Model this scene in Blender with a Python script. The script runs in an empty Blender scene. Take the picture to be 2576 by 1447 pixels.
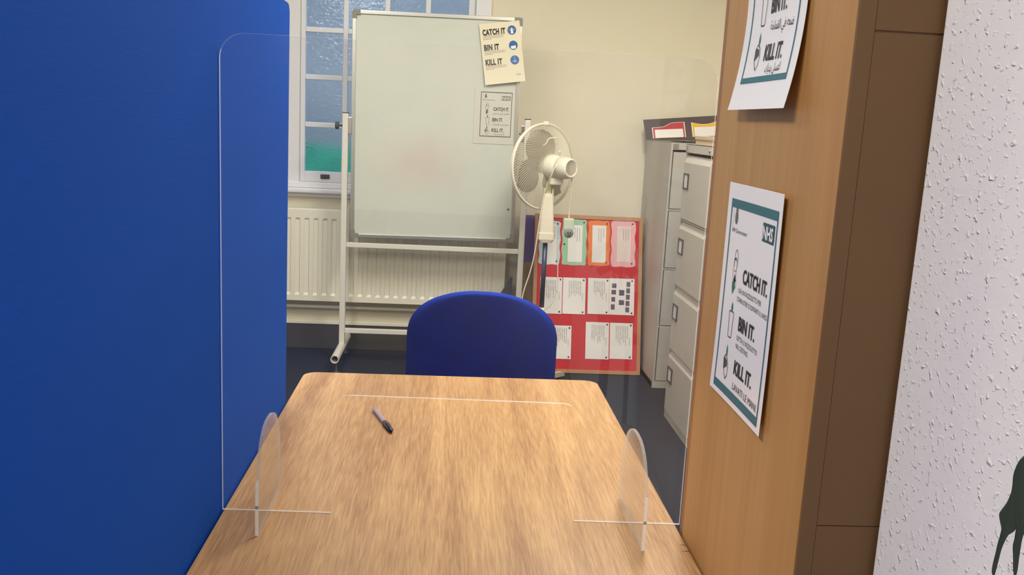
import bpy, bmesh, math, random
from mathutils import Vector, Matrix, Euler, noise
random.seed(7)
sc = bpy.context.scene
COL = sc.collection
R3 = lambda *a: Vector(a)

# ------------------------------------------------------------------ camera
CAM = R3(0, 0, 1.38)
F = 2285.0
vd = Vector((-148., -423., F)).normalized()                 # world +Y in image axes (right, down, forward)
vz = Vector((-642.505, 12568.122, F)).normalized()          # world -Z in image axes
vx = vz.cross(vd).normalized()
vd = vx.cross(vz).normalized()
Rm = Matrix((vx, vd, -vz))                                  # world = Rm @ image
cam_d = bpy.data.cameras.new('camera'); cam = bpy.data.objects.new('camera', cam_d); COL.objects.link(cam)
r_, d_, f_ = Rm.col[0], Rm.col[1], Rm.col[2]
M4 = Matrix(((r_.x, -d_.x, -f_.x, CAM.x), (r_.y, -d_.y, -f_.y, CAM.y), (r_.z, -d_.z, -f_.z, CAM.z), (0, 0, 0, 1)))
cam.matrix_world = M4
cam_d.sensor_width = 36; cam_d.sensor_fit = 'HORIZONTAL'; cam_d.lens = F / 2576 * 36
cam_d.clip_start = .02; cam_d.clip_end = 60
sc.camera = cam

# ------------------------------------------------------------------ world, lamps, exposure
w = bpy.data.worlds.new('dusk_sky'); sc.world = w; w.use_nodes = True
bg = w.node_tree.nodes['Background']
bg.inputs[0].default_value = (.50, .58, .70, 1); bg.inputs[1].default_value = 1.0
sc.view_settings.view_transform = 'Standard'; sc.view_settings.look = 'None'
sc.view_settings.exposure = 0.0; sc.view_settings.gamma = 1; sc.view_settings.use_curve_mapping = False

def area(name, loc, size, power, col, rot=(0, 0, 0)):
    l = bpy.data.lights.new(name, 'AREA'); l.shape = 'RECTANGLE'; l.size, l.size_y = size
    l.energy = power; l.color = col
    o = bpy.data.objects.new(name, l); o.location = loc; o.rotation_euler = rot; COL.objects.link(o)
    return o
area('ceiling_lamp_far', (.70, 2.95, 2.66), (.35, 1.3), 62, (1, .955, .86))
area('ceiling_lamp_left', (-.75, 3.3, 2.66), (.3, 1.3), 29, (1, .975, .93))
area('ceiling_lamp_near', (.30, 1.7, 2.66), (.25, .9), 8, (1, .93, .80))
area('ceiling_lamp_front', (-1.15, -.1, 2.66), (.35, 1.3), 66, (1, .97, .95))
area('sky_light_outside', (-.4, 6.4, 3.6), (2.2, 1.2), 60, (.75, .87, 1), (math.radians(-25), 0, 0))

# ------------------------------------------------------------------ materials
MATS = {}
def srgb(r, g, b):
    f = lambda c: (c / 255) / 12.92 if c / 255 <= .04045 else ((c / 255 + .055) / 1.055) ** 2.4
    return (f(r), f(g), f(b), 1)
def base_mat(name):
    m = bpy.data.materials.new(name); m.use_nodes = True
    return m, m.node_tree, m.node_tree.nodes['Principled BSDF']
def mat(name, col, rough=.6, metal=0, var=.0, vscale=8, bump=0, bscale=60, stretch=(1, 1, 1), spec=.5, sheen=0, dist=.002):
    """plain material with an object-space noise variation and bump"""
    if name in MATS: return MATS[name]
    m, nt, p = base_mat(name)
    p.inputs['Base Color'].default_value = col
    p.inputs['Roughness'].default_value = rough; p.inputs['Metallic'].default_value = metal
    p.inputs['Specular IOR Level'].default_value = spec
    if sheen: p.inputs['Sheen Weight'].default_value = sheen
    N, L = nt.nodes, nt.links
    tc = N.new('ShaderNodeTexCoord'); mp = N.new('ShaderNodeMapping'); mp.inputs['Scale'].default_value = stretch
    L.new(tc.outputs['Object'], mp.inputs[0])
    if var:
        n = N.new('ShaderNodeTexNoise'); n.inputs['Scale'].default_value = vscale; n.inputs['Detail'].default_value = 5
        L.new(mp.outputs[0], n.inputs['Vector'])
        mr = N.new('ShaderNodeMapRange'); mr.inputs[1].default_value = .3; mr.inputs[2].default_value = .7
        mr.inputs[3].default_value = 1 - var; mr.inputs[4].default_value = 1 + var
        L.new(n.outputs['Fac'], mr.inputs[0])
        mx = N.new('ShaderNodeMix'); mx.data_type = 'RGBA'; mx.blend_type = 'MULTIPLY'; mx.inputs[0].default_value = 1
        mx.inputs[6].default_value = col
        L.new(mr.outputs[0], mx.inputs[7]); L.new(mx.outputs[2], p.inputs['Base Color'])
    if bump:
        n2 = N.new('ShaderNodeTexNoise'); n2.inputs['Scale'].default_value = bscale; n2.inputs['Detail'].default_value = 3
        L.new(mp.outputs[0], n2.inputs['Vector'])
        b = N.new('ShaderNodeBump'); b.inputs['Strength'].default_value = bump; b.inputs['Distance'].default_value = dist
        L.new(n2.outputs['Fac'], b.inputs['Height']); L.new(b.outputs[0], p.inputs['Normal'])
    MATS[name] = m; return m

def wood(name, dark, light, axis, rough=.45, fine=90, broad=7, contrast=1.0, spec=.4, fst=.025, bst=.10):
    """veneer: fine fibres and slow bands stretched along an axis"""
    m, nt, p = base_mat(name); N, L = nt.nodes, nt.links
    tc = N.new('ShaderNodeTexCoord')
    def nz(scale, st, det, dist=0):
        mp = N.new('ShaderNodeMapping'); s = [1, 1, 1]; s[axis] = st; mp.inputs['Scale'].default_value = s
        L.new(tc.outputs['Object'], mp.inputs[0])
        n = N.new('ShaderNodeTexNoise'); n.inputs['Scale'].default_value = scale; n.inputs['Detail'].default_value = det
        n.inputs['Distortion'].default_value = dist
        L.new(mp.outputs[0], n.inputs['Vector']); return n.outputs['Fac']
    a = nz(fine, fst, 4, .4); b = nz(broad, bst, 3, .8)
    mth = N.new('ShaderNodeMath'); mth.operation = 'MULTIPLY_ADD'; mth.inputs[1].default_value = .45 * contrast
    L.new(a, mth.inputs[0])
    m2 = N.new('ShaderNodeMath'); m2.operation = 'MULTIPLY'; m2.inputs[1].default_value = .55 * contrast
    L.new(b, m2.inputs[0]); L.new(m2.outputs[0], mth.inputs[2])
    mr = N.new('ShaderNodeMapRange'); mr.inputs[1].default_value = .34 * contrast; mr.inputs[2].default_value = .66 * contrast
    L.new(mth.outputs[0], mr.inputs[0])
    mx = N.new('ShaderNodeMix'); mx.data_type = 'RGBA'; mx.inputs[6].default_value = dark; mx.inputs[7].default_value = light
    L.new(mr.outputs[0], mx.inputs[0]); L.new(mx.outputs[2], p.inputs['Base Color'])
    p.inputs['Roughness'].default_value = rough; p.inputs['Specular IOR Level'].default_value = spec
    bp = N.new('ShaderNodeBump'); bp.inputs['Strength'].default_value = .08; bp.inputs['Distance'].default_value = .001
    L.new(a, bp.inputs['Height']); L.new(bp.outputs[0], p.inputs['Normal'])
    MATS[name] = m; return m

def acrylic():
    m, nt, p = base_mat('clear_acrylic'); N, L = nt.nodes, nt.links; N.remove(p)
    out = N['Material Output']
    t = N.new('ShaderNodeBsdfTransparent'); t.inputs[0].default_value = (1, 1, 1, 1)
    g = N.new('ShaderNodeBsdfGlossy'); g.inputs['Roughness'].default_value = .015
    fr = N.new('ShaderNodeFresnel'); ge = N.new('ShaderNodeNewGeometry'); io = N.new('ShaderNodeMapRange')   # same reflectance on leaving the sheet as on entering it
    io.inputs[3].default_value = 1.47; io.inputs[4].default_value = 1 / 1.47; L.new(ge.outputs['Backfacing'], io.inputs[0]); L.new(io.outputs[0], fr.inputs[0])
    mx = N.new('ShaderNodeMixShader'); L.new(fr.outputs[0], mx.inputs[0]); L.new(t.outputs[0], mx.inputs[1]); L.new(g.outputs[0], mx.inputs[2])
    d = N.new('ShaderNodeBsdfDiffuse'); d.inputs[0].default_value = (.8, .78, .8, 1)
    tc = N.new('ShaderNodeTexCoord'); nz = N.new('ShaderNodeTexNoise'); nz.inputs['Scale'].default_value = 6; nz.inputs['Detail'].default_value = 4
    L.new(tc.outputs['Object'], nz.inputs[0])
    mr = N.new('ShaderNodeMapRange'); mr.inputs[3].default_value = .008; mr.inputs[4].default_value = .03
    L.new(nz.outputs[0], mr.inputs[0])
    m2 = N.new('ShaderNodeMixShader'); L.new(mr.outputs[0], m2.inputs[0])
    L.new(mx.outputs[0], m2.inputs[1]); L.new(d.outputs[0], m2.inputs[2]); L.new(m2.outputs[0], out.inputs[0])
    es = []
    for nm, k in (('acrylic_painted_glow_edge', .88), ('acrylic_faint_glow_edge', .34)):  # edge glow put into the colour: one whiter mix, one fainter
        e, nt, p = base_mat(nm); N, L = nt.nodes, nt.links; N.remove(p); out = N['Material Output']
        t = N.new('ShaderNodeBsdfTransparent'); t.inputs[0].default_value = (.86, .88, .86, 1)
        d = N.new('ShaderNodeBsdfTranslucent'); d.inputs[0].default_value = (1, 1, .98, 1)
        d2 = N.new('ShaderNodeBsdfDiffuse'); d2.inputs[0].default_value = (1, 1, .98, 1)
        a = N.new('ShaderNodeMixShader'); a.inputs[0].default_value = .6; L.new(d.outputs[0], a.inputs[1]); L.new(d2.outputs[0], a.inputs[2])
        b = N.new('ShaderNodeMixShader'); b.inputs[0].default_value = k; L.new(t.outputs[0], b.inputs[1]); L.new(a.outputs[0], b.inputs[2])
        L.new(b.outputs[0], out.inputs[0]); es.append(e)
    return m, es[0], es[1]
ACR, ACRE, ACRF = acrylic()

def window_glass():
    m, nt, p = base_mat('obscure_glass'); N, L = nt.nodes, nt.links; N.remove(p); out = N['Material Output']
    g = N.new('ShaderNodeBsdfGlass'); g.inputs['Roughness'].default_value = .06; g.inputs['IOR'].default_value = 1.45
    g.inputs[0].default_value = (.88, .94, 1, 1)
    t = N.new('ShaderNodeBsdfTransparent'); t.inputs[0].default_value = (.9, .95, 1, 1)
    tc = N.new('ShaderNodeTexCoord'); mp = N.new('ShaderNodeMapping'); mp.inputs['Scale'].default_value = (.7, 1, 1.3)
    L.new(tc.outputs['Object'], mp.inputs[0])
    n = N.new('ShaderNodeTexNoise'); n.inputs['Scale'].default_value = 48; n.inputs['Detail'].default_value = 2; n.inputs['Distortion'].default_value = .6
    L.new(mp.outputs[0], n.inputs['Vector'])
    b = N.new('ShaderNodeBump'); b.inputs['Strength'].default_value = .5; b.inputs['Distance'].default_value = .004
    L.new(n.outputs['Fac'], b.inputs['Height']); L.new(b.outputs[0], g.inputs['Normal'])
    x = N.new('ShaderNodeMixShader'); x.inputs[0].default_value = .78
    L.new(t.outputs[0], x.inputs[1]); L.new(g.outputs[0], x.inputs[2]); L.new(x.outputs[0], out.inputs[0])
    return m
GLASS = window_glass()

def textured_wall():
    m, nt, p = base_mat('textured_wallpaper'); N, L = nt.nodes, nt.links
    p.inputs['Base Color'].default_value = srgb(236, 231, 230); p.inputs['Roughness'].default_value = .75
    tc = N.new('ShaderNodeTexCoord')
    mp = N.new('ShaderNodeMapping'); mp.inputs['Scale'].default_value = (1, 1, 1.1)
    L.new(tc.outputs['Object'], mp.inputs[0])
    n = N.new('ShaderNodeTexNoise'); n.inputs['Scale'].default_value = 120; n.inputs['Detail'].default_value = 2; n.inputs['Distortion'].default_value = .25
    L.new(mp.outputs[0], n.inputs['Vector'])
    mr = N.new('ShaderNodeMapRange'); mr.interpolation_type = 'SMOOTHSTEP'; mr.inputs[1].default_value = .56; mr.inputs[2].default_value = .86; L.new(n.outputs[0], mr.inputs[0])
    n3 = N.new('ShaderNodeTexNoise'); n3.inputs['Scale'].default_value = 45; n3.inputs['Detail'].default_value = 3
    L.new(mp.outputs[0], n3.inputs['Vector'])
    ad = N.new('ShaderNodeMath'); ad.operation = 'MULTIPLY_ADD'; ad.inputs[1].default_value = .25
    L.new(n3.outputs[0], ad.inputs[0]); L.new(mr.outputs[0], ad.inputs[2])
    b = N.new('ShaderNodeBump'); b.inputs['Strength'].default_value = .85; b.inputs['Distance'].default_value = .0026
    L.new(ad.outputs[0], b.inputs['Height']); L.new(b.outputs[0], p.inputs['Normal'])
    return m

TABLE = wood('oak_laminate', srgb(150, 106, 64), srgb(212, 170, 117), 1, rough=.38, fine=330, broad=11, contrast=1.0, fst=.045, bst=.07, spec=.5)
CUPW = wood('beech_laminate', srgb(170, 122, 68), srgb(188, 142, 88), 2, rough=.42, fine=60, broad=6, spec=.45)
CUPD = mat('reddish_brown_door_laminate', srgb(150, 100, 66), .45, var=.08, vscale=30, stretch=(1, 1, .08))
CUPB = mat('brown_hardboard_back', srgb(108, 79, 48), .6, var=.05, vscale=9)
CREAM = mat('cream_wall_paint', srgb(232, 225, 202), .8, var=.015, vscale=3, bump=.08, bscale=45)
WHITEP = mat('white_window_gloss', srgb(232, 232, 236), .35)
CEIL = mat('white_ceiling_paint', srgb(235, 233, 226), .9, bump=.05)
CARPET = mat('dark_blue_carpet', srgb(44, 50, 62), .95, var=.25, vscale=160, bump=.5, bscale=400, spec=.1)
SKIRT = mat('dark_skirting_paint', srgb(66, 66, 64), .6, var=.1, vscale=14)
TWALL = textured_wall()
BLUEF = mat('royal_blue_screen_fabric', srgb(16, 72, 168), .85, var=.05, vscale=4, bump=.3, bscale=220, stretch=(1, .12, 1), spec=.08, dist=.001)
CHAIRF = mat('blue_chair_fabric', srgb(15, 46, 146), .9, var=.12, vscale=12, bump=.25, bscale=350, spec=.12, dist=.001)
BLACKM = mat('black_powder_coat', srgb(28, 28, 30), .45)
DKGREY = mat('dark_grey_plastic', srgb(66, 66, 66), .5)
GREYM = mat('grey_metal_legs', srgb(140, 142, 145), .4, metal=.6)
ALU = mat('anodised_aluminium', srgb(196, 196, 190), .32, metal=.75)
ALUG = mat('grey_corner_plastic', srgb(132, 132, 122), .5)
STANDW = mat('off_white_enamel', srgb(222, 219, 208), .4)
RADW = mat('cream_radiator_enamel', srgb(236, 232, 214), .4)
FANW = mat('aged_white_plastic', srgb(226, 219, 198), .42)
FANB = mat('grey_beige_fan_blade', srgb(146, 139, 122), .5)
FANP = mat('dark_blue_grey_pole', srgb(60, 70, 92), .3, metal=.5)
CABS = mat('grey_steel_filing_cabinet', srgb(180, 176, 168), .45, var=.03, vscale=4)
CABS2 = mat('grey_steel_filing_cabinet_side', srgb(178, 176, 166), .45, var=.03, vscale=4)
CHROME = mat('chrome', srgb(205, 205, 205), .18, metal=1)
PAPER = mat('white_paper', srgb(238, 235, 232), .45)
LAM = mat('laminated_white_sheet', srgb(240, 238, 240), .25)
PAPERC = mat('cream_paper', srgb(228, 220, 192), .6)
PAPERG = mat('faded_white_sheet', srgb(204, 204, 192), .4)
INK = mat('black_ink', srgb(32, 32, 32), .6)
INKG = mat('grey_ink', srgb(110, 108, 104), .6)
TEAL = mat('teal_ink', srgb(28, 104, 118), .45)
TEALD = mat('dark_teal_ink', srgb(20, 74, 84), .45)
TEALG = mat('grey_teal_ink', srgb(74, 88, 88), .5)
LEAFG = mat('green_ink', srgb(20, 122, 92), .5)
BLUEI = mat('blue_ink', srgb(34, 92, 158), .5)
LBLUEI = mat('light_blue_ink', srgb(120, 160, 205), .5)
RED = mat('red_backing_paper', srgb(200, 30, 40), .7, var=.05, vscale=5)
PINE = mat('pine_board_frame', srgb(186, 132, 92), .55, var=.1, vscale=20, stretch=(1, 1, .1))
PURPLE = mat('purple_backing_paper', srgb(96, 70, 150), .75, var=.06)
CORK = mat('brown_hessian_board', srgb(140, 116, 88), .85, var=.1, vscale=30)
W_BLUE = mat('pale_blue_card', srgb(196, 216, 222), .7)
W_GRN = mat('pale_green_card', srgb(158, 206, 170), .7)
W_ORG = mat('orange_card', srgb(240, 128, 50), .7)
W_PNK = mat('pale_pink_card', srgb(236, 178, 182), .7)
W_RED = mat('red_card', srgb(186, 50, 60), .6)
W_YEL = mat('yellow_card', srgb(236, 186, 36), .6)
PHOTO = mat('purple_grey_print', srgb(96, 88, 112), .6, var=.5, vscale=120)
DKBROWN = mat('dark_brown_board', srgb(78, 66, 66), .7, var=.12, vscale=14)
BOXC = mat('beige_box_card', srgb(196, 176, 144), .7)
BLUEGREY = mat('blue_grey_printed_paper', srgb(120, 124, 136), .5, var=.35, vscale=25)
SLOT = mat('label_slot_card', srgb(205, 203, 200), .6)
DARKSH = mat('dark_grey_vinyl', srgb(72, 74, 82), .5)
PLANTG = mat('dark_green_leaf', srgb(28, 46, 34), .4, var=.15, vscale=20)
TERRA = mat('terracotta', srgb(160, 90, 60), .8)
SOIL = mat('potting_soil', srgb(50, 38, 30), .95)
BARREL = None

def wb_surface():
    m, nt, p = base_mat('whiteboard_surface'); N, L = nt.nodes, nt.links
    p.inputs['Roughness'].default_value = .28; p.inputs['Specular IOR Level'].default_value = .35
    tc = N.new('ShaderNodeTexCoord')
    n = N.new('ShaderNodeTexNoise'); n.inputs['Scale'].default_value = 3.2; n.inputs['Detail'].default_value = 4
    L.new(tc.outputs['Object'], n.inputs[0])
    mr = N.new('ShaderNodeMapRange'); mr.inputs[1].default_value = .45; mr.inputs[2].default_value = .75; mr.inputs[4].default_value = .35; L.new(n.outputs[0], mr.inputs[0])
    # reddish rubbed-out pen smear low on the left of the board
    sub = N.new('ShaderNodeVectorMath'); sub.operation = 'SUBTRACT'; sub.inputs[1].default_value = (-.10, 0, 1.14)
    L.new(tc.outputs['Object'], sub.inputs[0])
    sca = N.new('ShaderNodeVectorMath'); sca.operation = 'MULTIPLY'; sca.inputs[1].default_value = (3.2, 0, 4.8)
    L.new(sub.outputs[0], sca.inputs[0])
    ln = N.new('ShaderNodeVectorMath'); ln.operation = 'LENGTH'; L.new(sca.outputs[0], ln.inputs[0])
    r2 = N.new('ShaderNodeMapRange'); r2.inputs[1].default_value = 1; r2.inputs[2].default_value = .2; r2.inputs[4].default_value = .6; L.new(ln.outputs['Value'], r2.inputs[0])
    mu = N.new('ShaderNodeMath'); mu.operation = 'MULTIPLY'; L.new(r2.outputs[0], mu.inputs[0]); L.new(n.outputs[0], mu.inputs[1])
    a = N.new('ShaderNodeMix'); a.data_type = 'RGBA'; a.inputs[6].default_value = srgb(204, 208, 197); a.inputs[7].default_value = srgb(190, 194, 184)
    L.new(mr.outputs[0], a.inputs[0])
    b = N.new('ShaderNodeMix'); b.data_type = 'RGBA'; b.inputs[7].default_value = srgb(204, 172, 160)
    L.new(mu.outputs[0], b.inputs[0]); L.new(a.outputs[2], b.inputs[6]); L.new(b.outputs[2], p.inputs['Base Color'])
    return m
WBS = wb_surface()

# ------------------------------------------------------------------ mesh builder
class MB:
    def __init__(s): s.v = []; s.f = []; s.mi = []; s.sm = []
    def add(s, vs, fs, mi=0, smooth=False):
        o = len(s.v); s.v += [Vector(p) for p in vs]
        for f in fs: s.f.append([i + o for i in f]); s.mi.append(mi); s.sm.append(smooth)
        return s
    def box(s, a, b, mi=0, bev=0, rot=None, piv=None):
        x0, y0, z0 = a; x1, y1, z1 = b
        if bev:
            bm = bmesh.new(); bmesh.ops.create_cube(bm, size=1)
            for v in bm.verts: v.co = Vector(((x0 + x1) / 2 + v.co.x * (x1 - x0), (y0 + y1) / 2 + v.co.y * (y1 - y0), (z0 + z1) / 2 + v.co.z * (z1 - z0)))
            bmesh.ops.bevel(bm, geom=bm.edges[:], offset=bev, segments=2, affect='EDGES', profile=.6)
            bm.verts.index_update(); vs = [v.co.copy() for v in bm.verts]; fs = [[v.index for v in f.verts] for f in bm.faces]; bm.free()
        else:
            vs = [Vector(p) for p in ((x0, y0, z0), (x1, y0, z0), (x1, y1, z0), (x0, y1, z0), (x0, y0, z1), (x1, y0, z1), (x1, y1, z1), (x0, y1, z1))]
            fs = [(0, 3, 2, 1), (4, 5, 6, 7), (0, 1, 5, 4), (1, 2, 6, 5), (2, 3, 7, 6), (3, 0, 4, 7)]
        if rot is not None:
            piv = Vector(piv); vs = [piv + rot @ (v - piv) for v in vs]
        return s.add(vs, fs, mi)
    def tube(s, pts, r, n=10, mi=0, cap=True, closed=False, hollow=0):
        pts = [Vector(p) for p in pts]; m = len(pts)
        rr = r if isinstance(r, (list, tuple)) else [r] * m
        t0 = (pts[1] - pts[0]).normalized(); ref = Vector((0, 0, 1)) if abs(t0.z) < .9 else Vector((1, 0, 0))
        nn = (ref - t0 * ref.dot(t0)).normalized(); rings = []
        for i in range(m):
            if closed: t = (pts[(i + 1) % m] - pts[i - 1]).normalized()
            else: t = (pts[min(i + 1, m - 1)] - pts[max(i - 1, 0)]).normalized()
            nn = (nn - t * nn.dot(t)).normalized(); bb = t.cross(nn)
            rings.append([pts[i] + (nn * math.cos(2 * math.pi * k / n) + bb * math.sin(2 * math.pi * k / n)) * rr[i] for k in range(n)])
        vs = [p for rg in rings for p in rg]; fs = []
        for i in range(m if closed else m - 1):
            j = (i + 1) % m
            for k in range(n): fs.append((i * n + k, i * n + (k + 1) % n, j * n + (k + 1) % n, j * n + k))
        if cap and not closed and not hollow: fs += [tuple(range(n - 1, -1, -1)), tuple((m - 1) * n + k for k in range(n))]
        s.add(vs, fs, mi, n > 5)
        return s
    def pipe(s, a, b, ro, ri, n=20, mi=0):
        """straight hollow pipe, open at both ends"""
        a, b = Vector(a), Vector(b); t = (b - a).normalized()
        ref = Vector((0, 0, 1)) if abs(t.z) < .9 else Vector((1, 0, 0)); u = (ref - t * ref.dot(t)).normalized(); w_ = t.cross(u)
        vs = []
        for c, r in ((a, ro), (b, ro), (b, ri), (a, ri)):
            vs += [c + (u * math.cos(2 * math.pi * k / n) + w_ * math.sin(2 * math.pi * k / n)) * r for k in range(n)]
        fs = [(i * n + k, i * n + (k + 1) % n, ((i + 1) % 4) * n + (k + 1) % n, ((i + 1) % 4) * n + k) for i in range(4) for k in range(n)]
        return s.add(vs, fs, mi, False)
    def lathe(s, prof, o, axis, n=32, mi=0, smooth=True, capends=True):
        """prof: (distance along axis, radius)"""
        o = Vector(o); t = Vector(axis).normalized(); ref = Vector((0, 0, 1)) if abs(t.z) < .9 else Vector((1, 0, 0))
        u = (ref - t * ref.dot(t)).normalized(); w_ = t.cross(u); vs = []; m = len(prof)
        for h, r in prof: vs += [o + t * h + (u * math.cos(2 * math.pi * k / n) + w_ * math.sin(2 * math.pi * k / n)) * r for k in range(n)]
        fs = [(i * n + k, i * n + (k + 1) % n, (i + 1) * n + (k + 1) % n, (i + 1) * n + k) for i in range(m - 1) for k in range(n)]
        if capends: fs += [tuple(range(n - 1, -1, -1)), tuple((m - 1) * n + k for k in range(n))]
        return s.add(vs, fs, mi, smooth)
    def prism(s, poly, fn, d0, d1, mi=0, mie=None):
        """extrude a 2D polygon between depths; fn(a, b, d) -> 3D; edge faces take mie"""
        n = len(poly); vs = [fn(a, b, d0) for a, b in poly] + [fn(a, b, d1) for a, b in poly]
        s.add(vs, [tuple(range(n)), tuple(range(2 * n - 1, n - 1, -1))], mi)
        s.add(vs, [(i, i + n, (i + 1) % n + n, (i + 1) % n) for i in range(n)], mi if mie is None else mie)
        return s

def anchor(o):
    p = o.matrix_basis.translation.copy()
    while o.parent: o = o.parent; p += o.matrix_basis.translation
    return p
def build(name, mb, m, parent=None, loc=None, smooth=None, fix=True):
    off = anchor(parent) if parent else Vector(loc if loc is not None else (0, 0, 0))
    me = bpy.data.meshes.new(name)
    me.from_pydata([v - off for v in mb.v], [], mb.f)
    for mm in (m if isinstance(m, (list, tuple)) else [m]): me.materials.append(mm)
    me.polygons.foreach_set('material_index', mb.mi)
    me.polygons.foreach_set('use_smooth', [bool(x) if smooth is None else smooth for x in mb.sm])
    if fix:
        bm = bmesh.new(); bm.from_mesh(me); bmesh.ops.recalc_face_normals(bm, faces=bm.faces[:]); bm.to_mesh(me); bm.free()
    me.update()
    o = bpy.data.objects.new(name, me); COL.objects.link(o)
    if parent: o.parent = parent
    else: o.location = off
    return o
def tag(o, label=None, cat=None, group=None, kind=None):
    if label: o['label'] = label
    if cat: o['category'] = cat
    if group: o['group'] = group
    if kind: o['kind'] = kind
    return o
def thing(name, label, cat, loc=(0, 0, 0), group=None, kind=None):
    o = bpy.data.objects.new(name, None); o.location = loc; o.empty_display_size = .05; COL.objects.link(o)
    return tag(o, label, cat, group, kind)
def struct(name, mb, m, label=None):
    o = build(name, mb, m); return tag(o, label, None, None, 'structure')
def rrect(x0, z0, x1, z1, r, n=8, corners=(1, 1, 1, 1)):
    """rounded rectangle outline, corners bl, br, tr, tl"""
    pts = []
    for c, (cx, cz, a0) in zip(corners, ((x0, z0, 180), (x1, z0, 270), (x1, z1, 0), (x0, z1, 90))):
        if not c: pts.append((cx, cz)); continue
        ox = cx + (r if cx == x0 else -r); oz = cz + (r if cz == z0 else -r)
        for k in range(n + 1):
            a = math.radians(a0 + 90 * k / n); pts.append((ox + r * math.cos(a), oz + r * math.sin(a)))
    return pts
def smooth_path(p, n=8):
    p = [Vector(q) for q in p]; out = []
    for i in range(len(p) - 1):
        a, b, c, d = p[max(i - 1, 0)], p[i], p[i + 1], p[min(i + 2, len(p) - 1)]
        for k in range(n):
            t = k / n
            out.append(.5 * ((2 * b) + (c - a) * t + (2 * a - 5 * b + 4 * c - d) * t * t + (3 * b - a - 3 * c + d) * t ** 3))
    return out + [p[-1]]

# ------------------------------------------------------------------ lettering and printed sheets
_fc = bpy.data.curves.new('lettering', 'FONT'); _fo = bpy.data.objects.new('lettering', _fc); COL.objects.link(_fo)
def glyphs(text, bold=0.0, space=1.0):
    _fc.body = text; _fc.size = 1; _fc.offset = bold; _fc.space_character = space; _fc.resolution_u = 3
    dg = bpy.context.evaluated_depsgraph_get(); dg.update()
    me = bpy.data.meshes.new_from_object(_fo.evaluated_get(dg))
    vs = [(v.co.x, v.co.y) for v in me.vertices]; fs = [tuple(p.vertices) for p in me.polygons]; bpy.data.meshes.remove(me)
    return vs, fs
class Sheet:
    """a sheet of paper: u to its right, v downward from its top-left corner, with a gentle bend"""
    def __init__(s, o, ux, uy, n, w_, h, bend=lambda u, v: 0):
        s.o, s.ux, s.uy, s.n, s.w, s.h, s.bend = Vector(o), Vector(ux).normalized(), Vector(uy).normalized(), Vector(n).normalized(), w_, h, bend
    def at(s, u, v, l=0): return s.o + s.ux * u + s.uy * v + s.n * (s.bend(u, v) + l)
    def paper(s, outline=None, t=.0004, nu=12, nv=30):
        mb = MB()
        if outline is None:
            for l in (0, -t):
                vs = [s.at(s.w * i / nu, s.h * j / nv, l) for j in range(nv + 1) for i in range(nu + 1)]
                mb.add(vs, [(j * (nu + 1) + i, j * (nu + 1) + i + 1, (j + 1) * (nu + 1) + i + 1, (j + 1) * (nu + 1) + i) for j in range(nv) for i in range(nu)], 0, True)
            per = [(s.w * i / nu, 0) for i in range(nu)] + [(s.w, s.h * j / nv) for j in range(nv)] + [(s.w * (1 - i / nu), s.h) for i in range(nu)] + [(0, s.h * (1 - j / nv)) for j in range(nv)]
            k = len(per); mb.add([s.at(u, v, 0) for u, v in per] + [s.at(u, v, -t) for u, v in per], [(i, (i + 1) % k, (i + 1) % k + k, i + k) for i in range(k)])
        else:
            mb.prism(outline, s.at, 0, -t)
        return mb
    def rect(s, mb, u0, v0, u1, v1, l=.0006, mi=0):
        nu = max(1, int(abs(u1 - u0) / .015)); nv = max(1, int(abs(v1 - v0) / .01))
        vs = [s.at(u0 + (u1 - u0) * i / nu, v0 + (v1 - v0) * j / nv, l) for j in range(nv + 1) for i in range(nu + 1)]
        return mb.add(vs, [(j * (nu + 1) + i, j * (nu + 1) + i + 1, (j + 1) * (nu + 1) + i + 1, (j + 1) * (nu + 1) + i) for j in range(nv) for i in range(nu)], mi)
    def poly(s, mb, pts, l=.0006, mi=0): return mb.add([s.at(u, v, l) for u, v in pts], [tuple(range(len(pts)))], mi)
    def line(s, mb, pts, wd, l=.0007, closed=False, mi=0):
        n = len(pts)
        for i in range(n if closed else n - 1):
            a, b = Vector(pts[i]), Vector(pts[(i + 1) % n]); d = (b - a)
            if d.length < 1e-7: continue
            d.normalize(); p = Vector((-d.y, d.x)) * wd / 2; e = d * wd * .25
            s.poly(mb, [tuple(a - e + p), tuple(b + e + p), tuple(b + e - p), tuple(a - e - p)], l, mi)
        return mb
    def text(s, mb, body, u, v, height, width=None, bold=0, space=1, l=.0008, mi=0):
        """v is the base line, height the capital height, width squeezes the run to fit"""
        vs, fs = glyphs(body, bold, space)
        if not vs: return mb
        x0 = min(p[0] for p in vs); x1 = max(p[0] for p in vs); k = height / .73
        kx = k if width is None else width / (x1 - x0)
        return mb.add([s.at(u + (x - x0) * kx, v - y * k, l) for x, y in vs], fs, mi)
def ell(cu, cv, ru, rv, n=20, a0=0, a1=360): return [(cu + ru * math.cos(math.radians(a0 + (a1 - a0) * k / n)), cv + rv * math.sin(math.radians(a0 + (a1 - a0) * k / n))) for k in range(n + (0 if a1 - a0 == 360 else 1))]
def leafshape(cu, cv, hw, hh): return [(cu, cv - hh), (cu + hw * .7, cv - hh * .3), (cu + hw, cv + hh * .25), (cu + hw * .5, cv + hh * .8), (cu, cv + hh), (cu - hw * .5, cv + hh * .8), (cu - hw, cv + hh * .25), (cu - hw * .7, cv - hh * .3)]

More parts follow.
